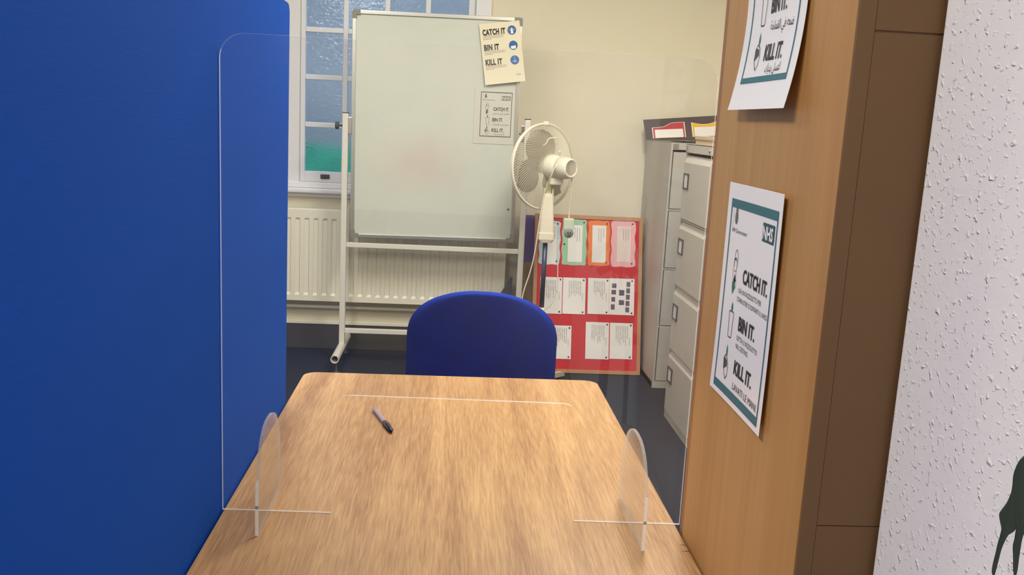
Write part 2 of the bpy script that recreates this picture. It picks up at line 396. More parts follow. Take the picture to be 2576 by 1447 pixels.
def icon_face(S, u, v, k, par, ink, green, ang=0):
    m = MB(); S.line(m, ell(u, v - .034 * k, .012 * k, .026 * k, 18, 150, 390), .0016 * k); S.line(m, ell(u - .004 * k, v - .014 * k, .0115 * k, .028 * k), .0013 * k, closed=True)
    S.line(m, [(u - .009 * k, v - .014 * k), (u - .004 * k, v - .010 * k)], .0016 * k); S.line(m, [(u + .006 * k, v - .016 * k), (u, v - .010 * k)], .0016 * k)
    S.line(m, ell(u - .002 * k, v - .034 * k, .008 * k, .006 * k, 8, 180, 360), .0024 * k)
    S.poly(m, [(u - .008 * k, v + .010 * k), (u, v - .006 * k), (u + .008 * k, v + .008 * k), (u + .002 * k, v + .014 * k)])
    S.line(m, ell(u + .006 * k, v + .016 * k, .006 * k, .010 * k), .0013 * k, closed=True)
    build('sneezing_face_print', m, ink, par)
    g = MB(); S.poly(g, [(u - .012 * k, v + .012 * k), (u + .002 * k, v + .012 * k), (u + .006 * k, v + .024 * k), (u - .006 * k, v + .042 * k), (u - .012 * k, v + .026 * k)], .0009); build('tissue_print', g, green, par)
def icon_bin(S, u, v, k, par, ink, green):
    m = MB(); S.line(m, [(u - .011 * k, v - .019 * k), (u - .009 * k, v - .021 * k), (u + .009 * k, v - .021 * k), (u + .011 * k, v - .019 * k), (u + .008 * k, v + .019 * k), (u + .006 * k, v + .021 * k), (u - .006 * k, v + .021 * k), (u - .008 * k, v + .019 * k)], .0016 * k, closed=True)
    build('bin_print', m, ink, par); g = MB(); S.poly(g, leafshape(u, v - .029 * k, .0035 * k, .0085 * k), .0009); build('tissue_print', g, green, par)
def icon_hand(S, u, v, k, par, ink, green):
    m = MB(); S.line(m, [(u - .013 * k, v - .012 * k), (u - .006 * k, v - .020 * k), (u + .006 * k, v - .014 * k), (u + .011 * k, v - .002 * k), (u + .010 * k, v + .012 * k), (u + .003 * k, v + .020 * k), (u - .004 * k, v + .014 * k), (u - .012 * k, v + .002 * k)], .0016 * k, closed=True)
    for q in range(4): S.line(m, [(u - .011 * k + q * .0042 * k, v - .015 * k + q * .001 * k), (u - .008 * k + q * .0042 * k, v + .004 * k - q * .002 * k)], .0026 * k)
    build('hands_print', m, ink, par); g = MB(); S.poly(g, leafshape(u - .001 * k, v - .028 * k, .0032 * k, .012 * k), .0009); build('droplet_print', g, green, par)

# ================================================================== THE ROOM
WY = 5.33
struct('floor', MB().box((-2.4, -2.2, -.06), (1.75, 5.4, 0)), CARPET)
struct('ceiling', MB().box((-2.5, -2.3, 2.70), (1.85, 5.55, 2.76)), CEIL)
WX0, WX1, WZ0, WZ1 = -.87, .106, .985, 2.42
mb = MB()
mb.box((-2.5, WY, -.06), (WX0, WY + .16, 2.70)); mb.box((WX1, WY, -.06), (1.85, WY + .16, 2.70))
mb.box((WX0, WY, -.06), (WX1, WY + .16, WZ0)); mb.box((WX0, WY, WZ1), (WX1, WY + .16, 2.70))
struct('wall_back', mb, CREAM)
struct('wall_right', MB().box((1.75, -2.3, -.06), (1.85, WY, 2.70)), CREAM)
struct('wall_left', MB().box((-2.5, -2.3, -.06), (-2.4, WY, 2.70)), CREAM)
struct('wall_behind', MB().box((-2.4, -2.3, -.06), (1.85, -2.2, 2.70)), CREAM)
mb = MB(); mb.box((.4925, -2.2, 0), (1.75, .925, 2.70), bev=.004); struct('wall_front', mb, TWALL)
struct('added_reflection_panel', MB().box((-2.4, -2.2, 0), (.4925, -2.17, .86)), mat('dark_blue_reflection_panel', srgb(44, 50, 66), .6))  # unseen dark panel, added to darken the low reflections in the acrylic
mb = MB(); mb.box((-2.4, WY - .018, 0), (1.75, WY, .150), bev=.003); struct('baseboard_back', mb, SKIRT)
mb = MB(); mb.box((-2.4, WY - .024, .150), (1.75, WY, .172), bev=.004); struct('trim_1', mb, RADW)
mb = MB(); mb.tube([(-2.3, WY - .05, .262), (.55, WY - .05, .262)], .011, 10); tag(build('heating_pipe', mb, RADW, loc=(-.8, WY - .05, .262)), 'cream heating pipe running low along the wall just below the radiator', 'pipe')

# window ------------------------------------------------------------
win = thing('window_1', None, None, (-.38, WY, WZ0), kind='structure')
fr = MB()
fr.box((-.955, WY - .022, .955), (WX0, WY, 2.50), bev=.004); fr.box((WX1, WY - .022, .955), (.193, WY, 2.50), bev=.004); fr.box((-.955, WY - .022, WZ1), (.193, WY, 2.50), bev=.004)
build('window_casing', fr, WHITEP, win)
sa = MB(); y0, y1 = WY + .012, WY + .05
sa.box((WX0, y0, WZ0), (-.844, y1, WZ1), bev=.003); sa.box((.066, y0, WZ0), (.104, y1, WZ1), bev=.003)
sa.box((-.844, y0, WZ0), (.066, y1, 1.045), bev=.003); sa.box((-.844, y0, 2.36), (.066, y1, WZ1), bev=.003)
for x in (-.621, -.391, -.163): sa.box((x - .014, y0 + .002, 1.045), (x + .014, y1 - .004, 2.36), bev=.004)
xs = [(-.844, -.635), (-.607, -.405), (-.377, -.177), (-.149, .066)]
for z in (1.311, 1.577, 1.838, 2.10):
    for a, b in xs: sa.box((a, y0 + .002, z - .014), (b, y1 - .004, z + .014), bev=.004)
build('sash_frame', sa, WHITEP, win)
build('window_pane', MB().box((-.85, WY + .028, 1.04), (.07, WY + .034, 2.37)), GLASS, win)
si = MB(); si.box((-1.0, WY - .075, .926), (.235, WY + .012, .952), bev=.008); si.box((-.98, WY - .03, .952), (.2, WY + .012, .985), bev=.006); si.box((-.97, WY - .03, .90), (.21, WY, .926), bev=.005)
build('window_sill', si, WHITEP, win)
lk = MB(); lk.box((-.752, WY + .004, 1.005), (-.700, WY + .012, 1.030), bev=.002); lk.box((-.745, WY - .004, 1.010), (-.707, WY + .006, 1.016), bev=.001)
tag(build('sash_lift', lk, DKGREY, win), 'small dark metal sash lift')
# outside: a rendered wall, and a green hedge low down behind the obscured glass
HAZEW = mat('blue_grey_outside_render', srgb(184, 184, 190), .9, var=.12, vscale=1.5)
HEDGE = mat('turquoise_tarpaulin', srgb(70, 214, 180), .6, var=.25, vscale=9)
struct('wall_outside', MB().box((-2.2, 8.0, -.5), (1.6, 8.2, 2.55)), HAZEW)
mb = MB(); n = 30
vs = []
for j in range(2):
    for i in range(n + 1):
        x = -2.0 + 3.2 * i / n; vs.append((x, 6.5 + .03 * math.sin(i * 1.7), 1.155 + .02 * math.sin(i * 2.1) if j else -.06))
vs += [(x, y + .05, z) for x, y, z in vs]; k = 2 * (n + 1)
fs = [(i, i + 1, n + 2 + i, n + 1 + i) for i in range(n)] + [(k + i, k + n + 1 + i, k + n + 2 + i, k + i + 1) for i in range(n)]
fs += [(n + 1 + i, n + 2 + i, k + n + 2 + i, k + n + 1 + i) for i in range(n)] + [(0, n + 1, k + n + 1, k), (n, k + n, k + 2 * n + 1, 2 * n + 1)] + [(i, k + i, k + i + 1, i + 1) for i in range(n)]
mb.add(vs, fs); tag(build('garden_screen', mb, HEDGE, loc=(0, 6.5, -.06)), 'turquoise green screen outside, blurred through the lowest window panes', 'screen')
struct('ground_outside', MB().box((-3.5, 5.5, -.12), (3, 8.2, -.06)), mat('paving', srgb(110, 112, 112), .9))

# radiator ----------------------------------------------------------
rx0, rx1, rz0, rz1, ry = -1.32, .335, .308, .838, WY - .115
rad = thing('radiator', 'long cream panel radiator under the window, behind the whiteboard stand', 'radiator', (-.5, WY - .08, rz0))
mb = MB(); pitch = .0515; nfl = int((rx1 - rx0 - .04) / pitch); us = []
x = rx0
prof = [(rx0, 0)]
for i in range(nfl):
    c = rx0 + .022 + pitch * (i + .5)
    prof += [(c - pitch * .5, 0), (c - pitch * .30, 0), (c - pitch * .20, 1), (c + pitch * .20, 1), (c + pitch * .30, 0)]
prof += [(rx1, 0)]
zz = [(rz0, 0), (.340, 0), (.354, 1), (.776, 1), (.788, 0), (rz1 - .004, 0), (rz1, -.5)]
vs = [(px, ry + .008 * max(0, pz) * pf + (.006 if pz < 0 else 0), z) for z, pz in zz for px, pf in prof]; n = len(prof)
fs = [(j * n + i, j * n + i + 1, (j + 1) * n + i + 1, (j + 1) * n + i) for j in range(len(zz) - 1) for i in range(n - 1)]
mb.add(vs, fs); mb.box((rx0, ry + .009, rz0 + .002), (rx1, ry + .014, rz1 - .004))
build('front_panel', mb, RADW, rad, fix=False)
mb = MB(); mb.box((rx0, ry + .012, rz1 - .012), (rx1, WY - .035, rz1 + .002), bev=.002)
for i in range(60):
    x = rx0 + .03 + i * .027; mb.box((x, ry + .02, rz1 + .001), (x + .016, WY - .045, rz1 + .003))
build('top_grille', mb, RADW, rad)
build('rear_panel', MB().box((rx0 + .01, WY - .05, rz0 + .01), (rx1 - .01, WY - .036, rz1 - .014), bev=.003), RADW, rad)
for x in (rx0, rx1 - .006): build('side_cover', MB().box((x, ry + .004, rz0 + .002), (x + .006, WY - .036, rz1 - .004)), RADW, rad)
for x in (-1.1, .1): build('wall_bracket', MB().box((x, WY - .036, rz0 + .05), (x + .03, WY - .001, rz1 - .06)), RADW, rad)
for k, x in enumerate((-1.3, .30)):
    mb = MB(); mb.tube([(x, WY - .05, rz0 + .02), (x, WY - .05, .262)], .009, 8); build('pipe_tail', mb, RADW, rad)

# ================================================================== DESK
TZ, TX0, TX1, TY0, TY1 = .72, -.356, .402, .90, 2.297
desk = thing('desk', 'light oak laminate desk with rounded corners between blue screen and wooden cupboard', 'desk', (.02, 1.6, 0))
mb = MB(); mb.prism(rrect(TX0, TY0, TX1, TY1, .035), lambda a, b, d: (a, b, d), TZ - .025, TZ)
top = build('desk_top', mb, TABLE, desk)
for sx in (TX0 + .06, TX1 - .06):
    for sy in (TY0 + .08, TY1 - .12):
        mb = MB(); mb.box((sx - .02, sy - .02, .012), (sx + .02, sy + .02, TZ - .026), bev=.004); lg = build('leg', mb, GREYM, desk)
        mb = MB(); mb.lathe([(0, .016), (.006, .018), (.012, .012)], (sx, sy, 0), (0, 0, 1), 14); build('foot_glide', mb, BLACKM, lg)
mb = MB()
for sx in (TX0 + .06, TX1 - .06): mb.box((sx - .015, TY0 + .10, TZ - .066), (sx + .015, TY1 - .14, TZ - .026))
for sy in (TY0 + .08, TY1 - .12): mb.box((TX0 + .08, sy - .015, TZ - .066), (TX1 - .08, sy + .015, TZ - .026))
build('under_frame', mb, GREYM, desk)

m = MB()
for y, l in ((1.352, .010), (1.330, .014)): m.add([(TX1 + .0004, y - .0016, TZ + .0004), (TX1 + .0004, y + .0016, TZ + .0004), (TX1 - l, y + .001, TZ + .0003), (TX1 + .0004, y - .0016, TZ - .006), (TX1 + .0004, y + .0016, TZ - .006)], [(0, 1, 2), (0, 3, 4, 1)])
tag(build('edge_chip', m, CUPB, desk, fix=False), 'dark chips in the right edge')
# pen
pa, pb = R3(-.1535, 1.992, TZ + .0052), R3(-.1035, 1.842, TZ + .0055)
pd = (pb - pa).normalized(); pl = (pb - pa).length
pen = thing('pen', 'clear-barrelled ballpoint pen with dark blue cap lying on the desk', 'pen', tuple((pa + pb) / 2 - R3(0, 0, .005)))
BARREL, nt_, p_ = base_mat('clear_pen_barrel'); p_.inputs['Base Color'].default_value = srgb(226, 216, 240); p_.inputs['Roughness'].default_value = .12; p_.inputs['Transmission Weight'].default_value = .45; p_.inputs['Alpha'].default_value = .85
mb = MB(); mb.lathe([(0, .0040), (.001, .0047), (pl * .62, .0048), (pl * .66, .0036)], pa, pd, 6, smooth=False); build('barrel', mb, BARREL, pen)
mb = MB(); mb.lathe([(.004, .0015), (pl * .64, .0015)], pa + R3(0, 0, .0004), pd, 8); build('ink_tube', mb, mat('dark_blue_ink_tube', srgb(30, 26, 90), .3), pen)
PENCAP = mat('dark_blue_pen_cap', srgb(20, 18, 52), .15)
mb = MB(); mb.lathe([(pl * .60, .0052), (pl * .72, .0056), (pl * .86, .0050), (pl * .96, .0038), (pl, .0012)], pa, pd, 16); cp = build('cap', mb, PENCAP, pen)
mb = MB(); sidev = pd.cross(R3(0, 0, 1)).normalized() * -1
o_ = pa + sidev * .0062
mb.tube([o_ + pd * pl * .56, o_ + pd * pl * .70 + sidev * .0006, o_ + pd * pl * .94 - sidev * .002], [.0014, .0018, .0016], 8); build('clip', mb, PENCAP, cp)
build('end_plug', MB().lathe([(-.0005, .003), (.003, .0036)], pa, pd, 8), PENCAP, pen)

# acrylic sneeze guard ------------------------------------------------
A0, A1 = R3(-.359, 1.4530, TZ), R3(.4105, 1.4290, TZ)
au = (A1 - A0).normalized(); an = Vector((-au.y, au.x, 0)); AW = (A1 - A0).length; AH = .773
guard = thing('sneeze_guard', 'clear acrylic screen with a document slot standing across the desk', 'protective screen', tuple((A0 + A1) / 2))
out = [(0, .0008), (.180, .0008)]
c0, c1, ch, cr = .177, .589, .207, .032   # the document slot
out += [(c0, ch - cr)] + [(c0 + cr - cr * math.cos(math.radians(a)), ch - cr + cr * math.sin(math.radians(a))) for a in range(10, 91, 10)]
out += [(c1 - cr + cr * math.sin(math.radians(a)), ch - cr + cr * math.cos(math.radians(a))) for a in range(0, 90, 10)] + [(c1, ch - cr), (c1, .0008), (AW, .0008)]
cr = .038
out += [(AW, AH - cr)] + [(AW - cr + cr * math.cos(math.radians(a)), AH - cr + cr * math.sin(math.radians(a))) for a in range(10, 91, 10)]
out += [(cr - cr * math.sin(math.radians(a)), AH - cr + cr * math.cos(math.radians(a))) for a in range(0, 91, 10)]
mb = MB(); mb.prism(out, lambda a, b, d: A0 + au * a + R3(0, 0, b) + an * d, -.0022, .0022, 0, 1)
for q, f_ix in enumerate(mb.f):  # edge faces sorted into painted bright glow and faint glow
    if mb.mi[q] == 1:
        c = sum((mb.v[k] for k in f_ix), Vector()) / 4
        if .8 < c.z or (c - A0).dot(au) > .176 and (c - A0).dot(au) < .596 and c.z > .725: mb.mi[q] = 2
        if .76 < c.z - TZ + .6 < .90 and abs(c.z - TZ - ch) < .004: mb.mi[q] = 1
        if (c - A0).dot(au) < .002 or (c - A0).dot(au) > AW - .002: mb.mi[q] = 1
gp = build('screen_panel', mb, [ACR, ACRE, ACRF], guard)
for fx, f0, f1, fh in ((.076, -.094, .092, .166), (.686, -.103, .100, .160)):
    base = A0 + au * fx; side = Vector((0, 1, 0)); fo = [(f0, .0004), (f0, .050)]
    cen, hw = (f0 + f1) / 2, (f1 - f0) / 2
    for a in range(0, 181, 10):
        c, s_ = math.cos(math.radians(180 - a)), math.sin(math.radians(a))
        fo.append((cen + hw * (abs(c) ** .8) * (1 if c > 0 else -1), .045 + (fh - .045) * s_ ** .9))
    fo += [(f1, .0004)]
    # the slot that takes the panel
    sl = [p for p in fo]
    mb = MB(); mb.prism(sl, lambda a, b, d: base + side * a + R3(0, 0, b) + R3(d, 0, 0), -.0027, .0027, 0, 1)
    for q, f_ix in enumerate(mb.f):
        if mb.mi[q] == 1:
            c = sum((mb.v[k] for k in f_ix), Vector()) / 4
            if c.y > base.y + f0 + .004: mb.mi[q] = 2  # only the front edge keeps the bright painted glow
    build('support_foot', mb, [ACR, ACRE, ACRF], guard)

# ================================================================== BLUE SCREEN
BX = -.361
scr = thing('partition_screen', 'tall royal blue fabric partition screen beside the desk', 'partition', (BX - .015, 1.2, 0))
mb = MB(); pts = [(.20, .03), (2.028, .03)]
rr = .022
pts += [(2.066 + rr * (math.cos(math.radians(a)) - 1), 1.607 - rr + rr * math.sin(math.radians(a))) for a in range(0, 91, 10)] + [(.20, 1.607)]
mb.prism(pts, lambda a, b, d: (d, a, b), BX - .03, BX); pn = build('fabric_panel', mb, BLUEF, scr)
mod = pn.modifiers.new('soft_edge', 'BEVEL'); mod.width = .003; mod.segments = 2; mod.limit_method = 'ANGLE'
for y in (.5, 1.85):
    mb = MB(); mb.box((BX - .26, y - .03, 0), (BX + .0, y + .03, .03), bev=.006); build('foot', mb, GREYM, scr)
mb = MB(); mb.lathe([(0, .006), (.006, .007), (.012, .006), (.016, .003)], (BX - .012, 2.0405, .79), (0, 1, 0), 12); tag(build('link_stud', mb, CHROME, scr), 'small pale stud on the far edge')

# ================================================================== CUPBOARD
cup = thing('wooden_cupboard', 'tall beech-coloured cupboard right of the desk carrying the taped posters', 'cupboard', (.85, 1.17, 0))
CX0, CX1, CY0, CY1, CH = .405, 1.30, .934, 1.388, 2.05
mb = MB(); mb.box((CX0, CY0, 0), (CX0 + .019, CY1, CH), bev=.0008); build('side_panel', mb, CUPW, cup)
mb = MB(); mb.box((CX1 - .019, CY0, 0), (CX1, CY1, CH), bev=.0008); build('side_panel', mb, CUPW, cup)
mb = MB(); g_ = .0012; zs = (.03, .952, 1.4900, CH)
mb.box((CX0 + .0005, CY0 - .004, 0), (CX0 + .019 - g_ * .4, CY0, CH)); mb.box((CX1 - .019, CY0 - .004, 0), (CX1, CY0, CH)); mb.box((CX0 + .019, CY0 - .0025, 0), (CX1 - .019, CY0, CH))
for k in range(3): mb.box((CX0 + .019, CY0 - .004, zs[k] + (g_ if k else 0)), (CX1 - .019, CY0 - .0024, zs[k + 1] - g_ * (1 if k == 1 else .2)))
tag(build('back_panel', mb, CUPB, cup), 'dark brown hardboard back')
mb = MB(); mb.box((CX0 + .019, CY0 + .014, CH - .019), (CX1 - .019, CY1, CH)); build('top_board', mb, CUPW, cup)
for z in (.05, .55, 1.02, 1.48): build('shelf', MB().box((CX0 + .019, CY0 + .014, z), (CX1 - .019, CY1 - .004, z + .018)), CUPW, cup)
for a, b in ((CX0 + .001, (CX0 + CX1) / 2 - .001), ((CX0 + CX1) / 2 + .001, CX1 - .001)):
    dr = build('door', MB().box((a, CY1 + .002, .055), (b, CY1 + .020, CH - .002), bev=.0015), CUPD, cup)
    hx = b - .05 if a < .6 else a + .05
    mb = MB(); mb.tube([(hx, CY1 + .02, 1.0), (hx, CY1 + .045, 1.0), (hx, CY1 + .045, 1.12), (hx, CY1 + .02, 1.12)], .005, 8); build('handle', mb, CHROME, dr)

# posters on the cupboard side (plane x = const, u towards the viewer)
PX = CX0 - .0006
def uk_poster(S, name, label, captions, extras=True, teal=TEAL, paper=LAM, ink=INK, ctr=1.0, borders=(.018, .296, .216, .022), foot=.012, greenm=LEAFG,
              heads=((.098, .131, .103), (.100, .196, .070), (.101, .257, .077)), icons=(.062, .128, .196, .258), cap=.0195):
    o = thing(name, label, 'poster', tuple(S.at(S.w / 2, S.h, 0)))
    build('sheet', S.paper(), paper, o)
    u0, v1, u1, v0 = borders
    m = MB(); S.rect(m, u0, v0, u1, v0 + foot); S.rect(m, u0, v1 - foot, u1, v1); S.rect(m, u0, v0 + foot, u0 + .0035, v1 - foot); S.rect(m, u1 - .0035, v0 + foot, u1, v1 - foot)
    build('border_print', m, teal, o)
    m = MB(); S.text(m, 'HM Government', u0 + .014, v0 + .046, .0062, .064); build('department_name', m, INKG if ctr < 1 else INK, o)
    m = MB(); S.poly(m, ell(u0 + .027, v0 + .025, .006, .0095)); S.rect(m, u0 + .013, v0 + .014, u0 + .0137, v0 + .046); S.poly(m, [(u0 + .022, v0 + .016), (u0 + .032, v0 + .016), (u0 + .0295, v0 + .0115), (u0 + .0245, v0 + .0115)]); build('crest_print', m, INKG, o)
    m = MB(); S.rect(m, u1 - .056, v0 + .019, u1 - .0095, v0 + .043); b_ = build('logo_box', m, TEALD if ctr >= 1 else INKG, o)
    m = MB(); S.text(m, 'NHS', u1 - .053, v0 + .039, .0165, .040, bold=.035, l=.0011); build('logo_letters', m, paper, b_)
    for t, (u, v, wd) in zip(('CATCH IT.', 'BIN IT.', 'KILL IT.'), heads):
        m = MB(); S.text(m, t, u, v, cap, wd, bold=.03); build('heading_print', m, ink, o)
    for (t, u, v, hh, wd) in captions:
        m = MB(); S.text(m, t, u, v, hh, wd); build('caption_print', m, INKG if ctr < 1 else INK, o)
    iu, ia, ib, ic = icons
    icon_face(S, iu, ia, .62, o, ink, greenm); icon_bin(S, iu + .003, ib, .88, o, ink, greenm); icon_hand(S, iu + .002, ic, .84, o, ink, greenm)
    return o
S = Sheet((PX - .0012, 1.292, 1.312), (0, -1, 0), (0, 0, -1), (-1, 0, 0), .228, .304,
          lambda u, v: .0015 + .006 * max(0, (u / .228 - .2)) ** 2 * (1 - .4 * v / .3) + .003 * (v / .304) ** 3)
uk_poster(S, 'italian_health_poster', 'laminated hygiene poster with Italian captions, lower of two on the cupboard', [
    ('USA UN FAZZOLETTO PER', .084, .1465, .0068, .098), ('STARNUTIRE O SOFFIARTI IL NASO.', .082, .1590, .0068, .130),
    ('GETTA IL FAZZOLETTO', .098, .2100, .0068, .088), ('NEL CESTINO.', .098, .2215, .0068, .054), ('LAVATI LE MANI.', .103, .2790, .0100, .106)])
AR1 = '\uFEDE\uFEF3\uFEAA\uFEE8\uFEE3 \uFEF2\uFED3 \uFEB2\uFEC4\uFECB'
AR2 = '\uFE94\uFEE3\uFE8E\uFEE4\uFED8\uFEDF\uFE8D \uFEF2\uFED3 \uFEEA\uFECC\uFEBF'
AR3 = '\uFEDA\uFEF3\uFEAA\uFEF3 \uFEDE\uFEB4\uFECF\uFE8D'
S = Sheet((PX - .0012, 1.285, 1.7155), (0, -1, 0), (0, 0, -1), (-1, 0, 0), .224, .303,
          lambda u, v: .0015 + .016 * max(0, (v / .303 - .55) / .45) ** 2 + .005 * max(0, u / .224 - .5) ** 2)
uk_poster(S, 'arabic_health_poster', 'laminated hygiene poster with Arabic captions, upper of two on the cupboard', [
    (AR1, .100, .140, .0115, .080), (AR2, .106, .203, .0115, .082), (AR3, .115, .256, .0110, .055)], borders=(.025, .268, .202, .012), foot=.0075,
    heads=((.098, .120, .088), (.100, .181, .056), (.100, .2405, .066)), icons=(.070, .115, .176, .235), cap=.0205)

# ================================================================== TEXTURED WALL SIDE: PLANT
plant = thing('potted_plant', 'potted plant with long dark green pointed leaves by the textured wall', 'plant', (.415, .36, .80))
mb = MB(); mb.lathe([(0, .045), (.004, .047), (.10, .060), (.105, .066), (.12, .066), (.12, .056), (.10, .052)], (.415, .36, .80), (0, 0, 1), 28); build('pot', mb, TERRA, plant)
build('soil', MB().lathe([(.095, .050), (.10, .050)], (.415, .36, .80), (0, 0, 1), 24), SOIL, plant)
def leaf_mesh(outline, ybase, thick=.0012, curl=.02):
    mb = MB(); cx = sum(p[0] for p in outline) / len(outline)
    fn = lambda a, b, d: R3(a, ybase + curl * math.sin((b - 1.05) * 14) * .3 + d, b)
    mb.prism(outline, fn, 0, thick); return mb
lf = [(.4300, 1.160), (.4255, 1.158), (.4222, 1.152), (.4205, 1.144), (.4208, 1.136), (.4205, 1.130), (.4185, 1.123), (.4150, 1.117), (.4135, 1.113), (.4150, 1.107), (.4165, 1.102),
      (.4160, 1.097), (.4148, 1.090), (.4140, 1.083), (.4128, 1.075), (.4126, 1.069), (.4140, 1.066), (.4150, 1.070), (.4163, 1.078), (.4175, 1.086), (.4192, 1.092), (.4215, 1.0975), (.4255, 1.1005),
      (.4275, 1.103), (.4275, 1.095), (.4268, 1.089), (.4280, 1.080), (.4290, 1.071), (.4305, 1.066), (.4318, 1.071), (.4322, 1.085), (.4340, 1.100), (.4420, 1.110), (.4500, 1.130), (.4480, 1.150), (.4400, 1.162)]
lf = [(p.x, p.y) for p in smooth_path([(a, b, 0) for a, b in lf + lf[:1]], 4)][:-1]
lo = build('leaf', leaf_mesh(lf, .60), PLANTG, plant)
mb = MB(); mb.tube(smooth_path([(.436, .601, 1.155), (.444, .57, 1.20), (.440, .50, 1.20), (.425, .40, 1.08), (.415, .36, .895)]), .0016, 8); build('stem', mb, PLANTG, plant)
for k in range(7):
    a = k * 2.4 + .6; h = 1.0 + .05 * (k % 3); R_ = .09 + .02 * (k % 2); bx, by = .415 + R_ * math.cos(a) * .5, .30 + R_ * math.sin(a) * .8
    mb = MB(); mb.tube(smooth_path([(.415, .36, .895), ((bx + .415) / 2, (by + .36) / 2, h - .02), (bx, by, h)], 5), .0016, 6); build('stem', mb, PLANTG, plant)
    mb = MB(); ln = .09; dirv = Vector((math.cos(a) * .12, -abs(math.sin(a)) - .2, -.5)).normalized(); sd = dirv.cross(R3(0, 0, 1)).normalized(); B = R3(bx, by, h)
    rows = [(0, .002), (.2, .014), (.45, .022), (.7, .016), (.9, .005), (1, .001)]
    vs = []
    for t, hw in rows: vs += [B + dirv * ln * t - sd * hw, B + dirv * ln * t - R3(0, 0, .004), B + dirv * ln * t + sd * hw]
    vs += [v + R3(0, 0, .001) for v in vs]; n = len(rows) * 3
    fs = [(i * 3 + j, i * 3 + j + 1, i * 3 + j + 4, i * 3 + j + 3) for i in range(len(rows) - 1) for j in range(2)]; fs += [tuple(x + n for x in f[::-1]) for f in fs]
    mb.add(vs, fs); build('leaf', mb, PLANTG, plant)
ps = thing('plant_stand', 'slim dark metal stand under the potted plant', 'stand', (.415, .36, 0))
build('stand_top', MB().lathe([(.785, .07), (.80, .07)], (.415, .36, 0), (0, 0, 1), 28), BLACKM, ps)
for k in range(3):
    a = k * 2.094 + .3; mb = MB(); mb.tube([(.415 + .04 * math.cos(a), .36 + .04 * math.sin(a), .785), (.405 + .07 * math.cos(a), .36 + .07 * math.sin(a), .005)], .007, 8); build('leg', mb, BLACKM, ps)

# ================================================================== CHAIR
chx, chy = .110, 2.62
ch = thing('office_chair', 'blue fabric visitor chair pushed up to the far end of the desk', 'chair', (chx, chy, 0))
def cushion(outline_fn, nz, nx, thick, place):
    mb = MB(); fr_, bk = [], []
    for side in (0, 1):
        vs = []
        for j in range(nz + 1):
            for i in range(nx + 1):
                u, v = i / nx * 2 - 1, j / nz
                x, z, e = outline_fn(u, v)
                vs.append(place(x, z, (thick / 2 * e) * (1 if side else -1), u))
        mb.add(vs, [(j * (nx + 1) + i, j * (nx + 1) + i + 1, (j + 1) * (nx + 1) + i + 1, (j + 1) * (nx + 1) + i) for j in range(nz) for i in range(nx)], 0, True)
    n1 = (nz + 1) * (nx + 1)
    per = [i for i in range(nx)] + [j * (nx + 1) + nx for j in range(nz)] + [nz * (nx + 1) + nx - i for i in range(nx)] + [(nz - j) * (nx + 1) for j in range(nz)]
    k = len(per)
    mb.add([mb.v[i] for i in per] + [mb.v[i + n1] for i in per], [(i, (i + 1) % k, (i + 1) % k + k, i + k) for i in range(k)], 0, True)
    return mb
def back_out(u, v):
    zt, zb, hw = .884, .500, .2215
    z = zb + (zt - zb) * (1 - (1 - v) ** 2)
    # super-ellipse dome for the upper corners
    d = max(0, (z - .745) / (zt - .745)); w_ = hw * (1 - d ** 2.4) ** (1 / 2.4) if d < 1 else 0
    w_ = max(w_, .0)
    e = (max(0, 1 - abs(u) ** 6)) ** .5 * (max(0, 1 - (abs(v * 2 - 1)) ** 8)) ** .5
    return u * w_, z, .12 + .88 * e
mb = cushion(back_out, 52, 30, .05, lambda x, z, d, u: (chx + x, chy + d - .018 * (x / .22) ** 2 + .02 * (z - .5), z + (.004 * x / .22) * -1))
build('backrest', mb, CHAIRF, ch)
def seat_out(u, v):
    w_ = .225 * (1 - .06 * v) * (1 - max(0, abs(v * 2 - 1) - .8) * .5); e = (max(0, 1 - abs(u) ** 6)) ** .5 * (max(0, 1 - (abs(v * 2 - 1)) ** 6)) ** .5
    return u * w_, v, .15 + .85 * e
mb = cushion(seat_out, 20, 20, .06, lambda x, v, d, u: (chx + x, 2.14 + .44 * v, .45 + d)); build('seat', mb, CHAIRF, ch)
mb = MB()
for s_ in (-1, 1):
    x = chx + s_ * .19
    mb2 = MB(); mb2.tube(smooth_path([(x, 2.17, .012), (x, 2.19, .35), (x, 2.22, .415), (x, 2.3, .42)], 6), .011, 10); build('leg', mb2, BLACKM, ch)
    mb2 = MB(); mb2.tube(smooth_path([(x, 2.66, .012), (x, 2.60, .30), (x, 2.56, .415), (x, 2.45, .42)], 6), .011, 10); build('leg', mb2, BLACKM, ch)
    mb.tube([(x, 2.28, .42), (x, 2.47, .42)], .011, 10)
    mb.tube(smooth_path([(x * .9 + chx * .1, 2.50, .42), (x * .8 + chx * .2, 2.63, .44), (x * .7 + chx * .3, 2.655, .55), (x * .7 + chx * .3, 2.648, .66)], 6), .009, 10)
mb.tube([(chx - .19, 2.30, .412), (chx + .19, 2.30, .412)], .010, 10); mb.tube([(chx - .19, 2.5, .412), (chx + .19, 2.5, .412)], .010, 10)
build('frame', mb, BLACKM, ch)

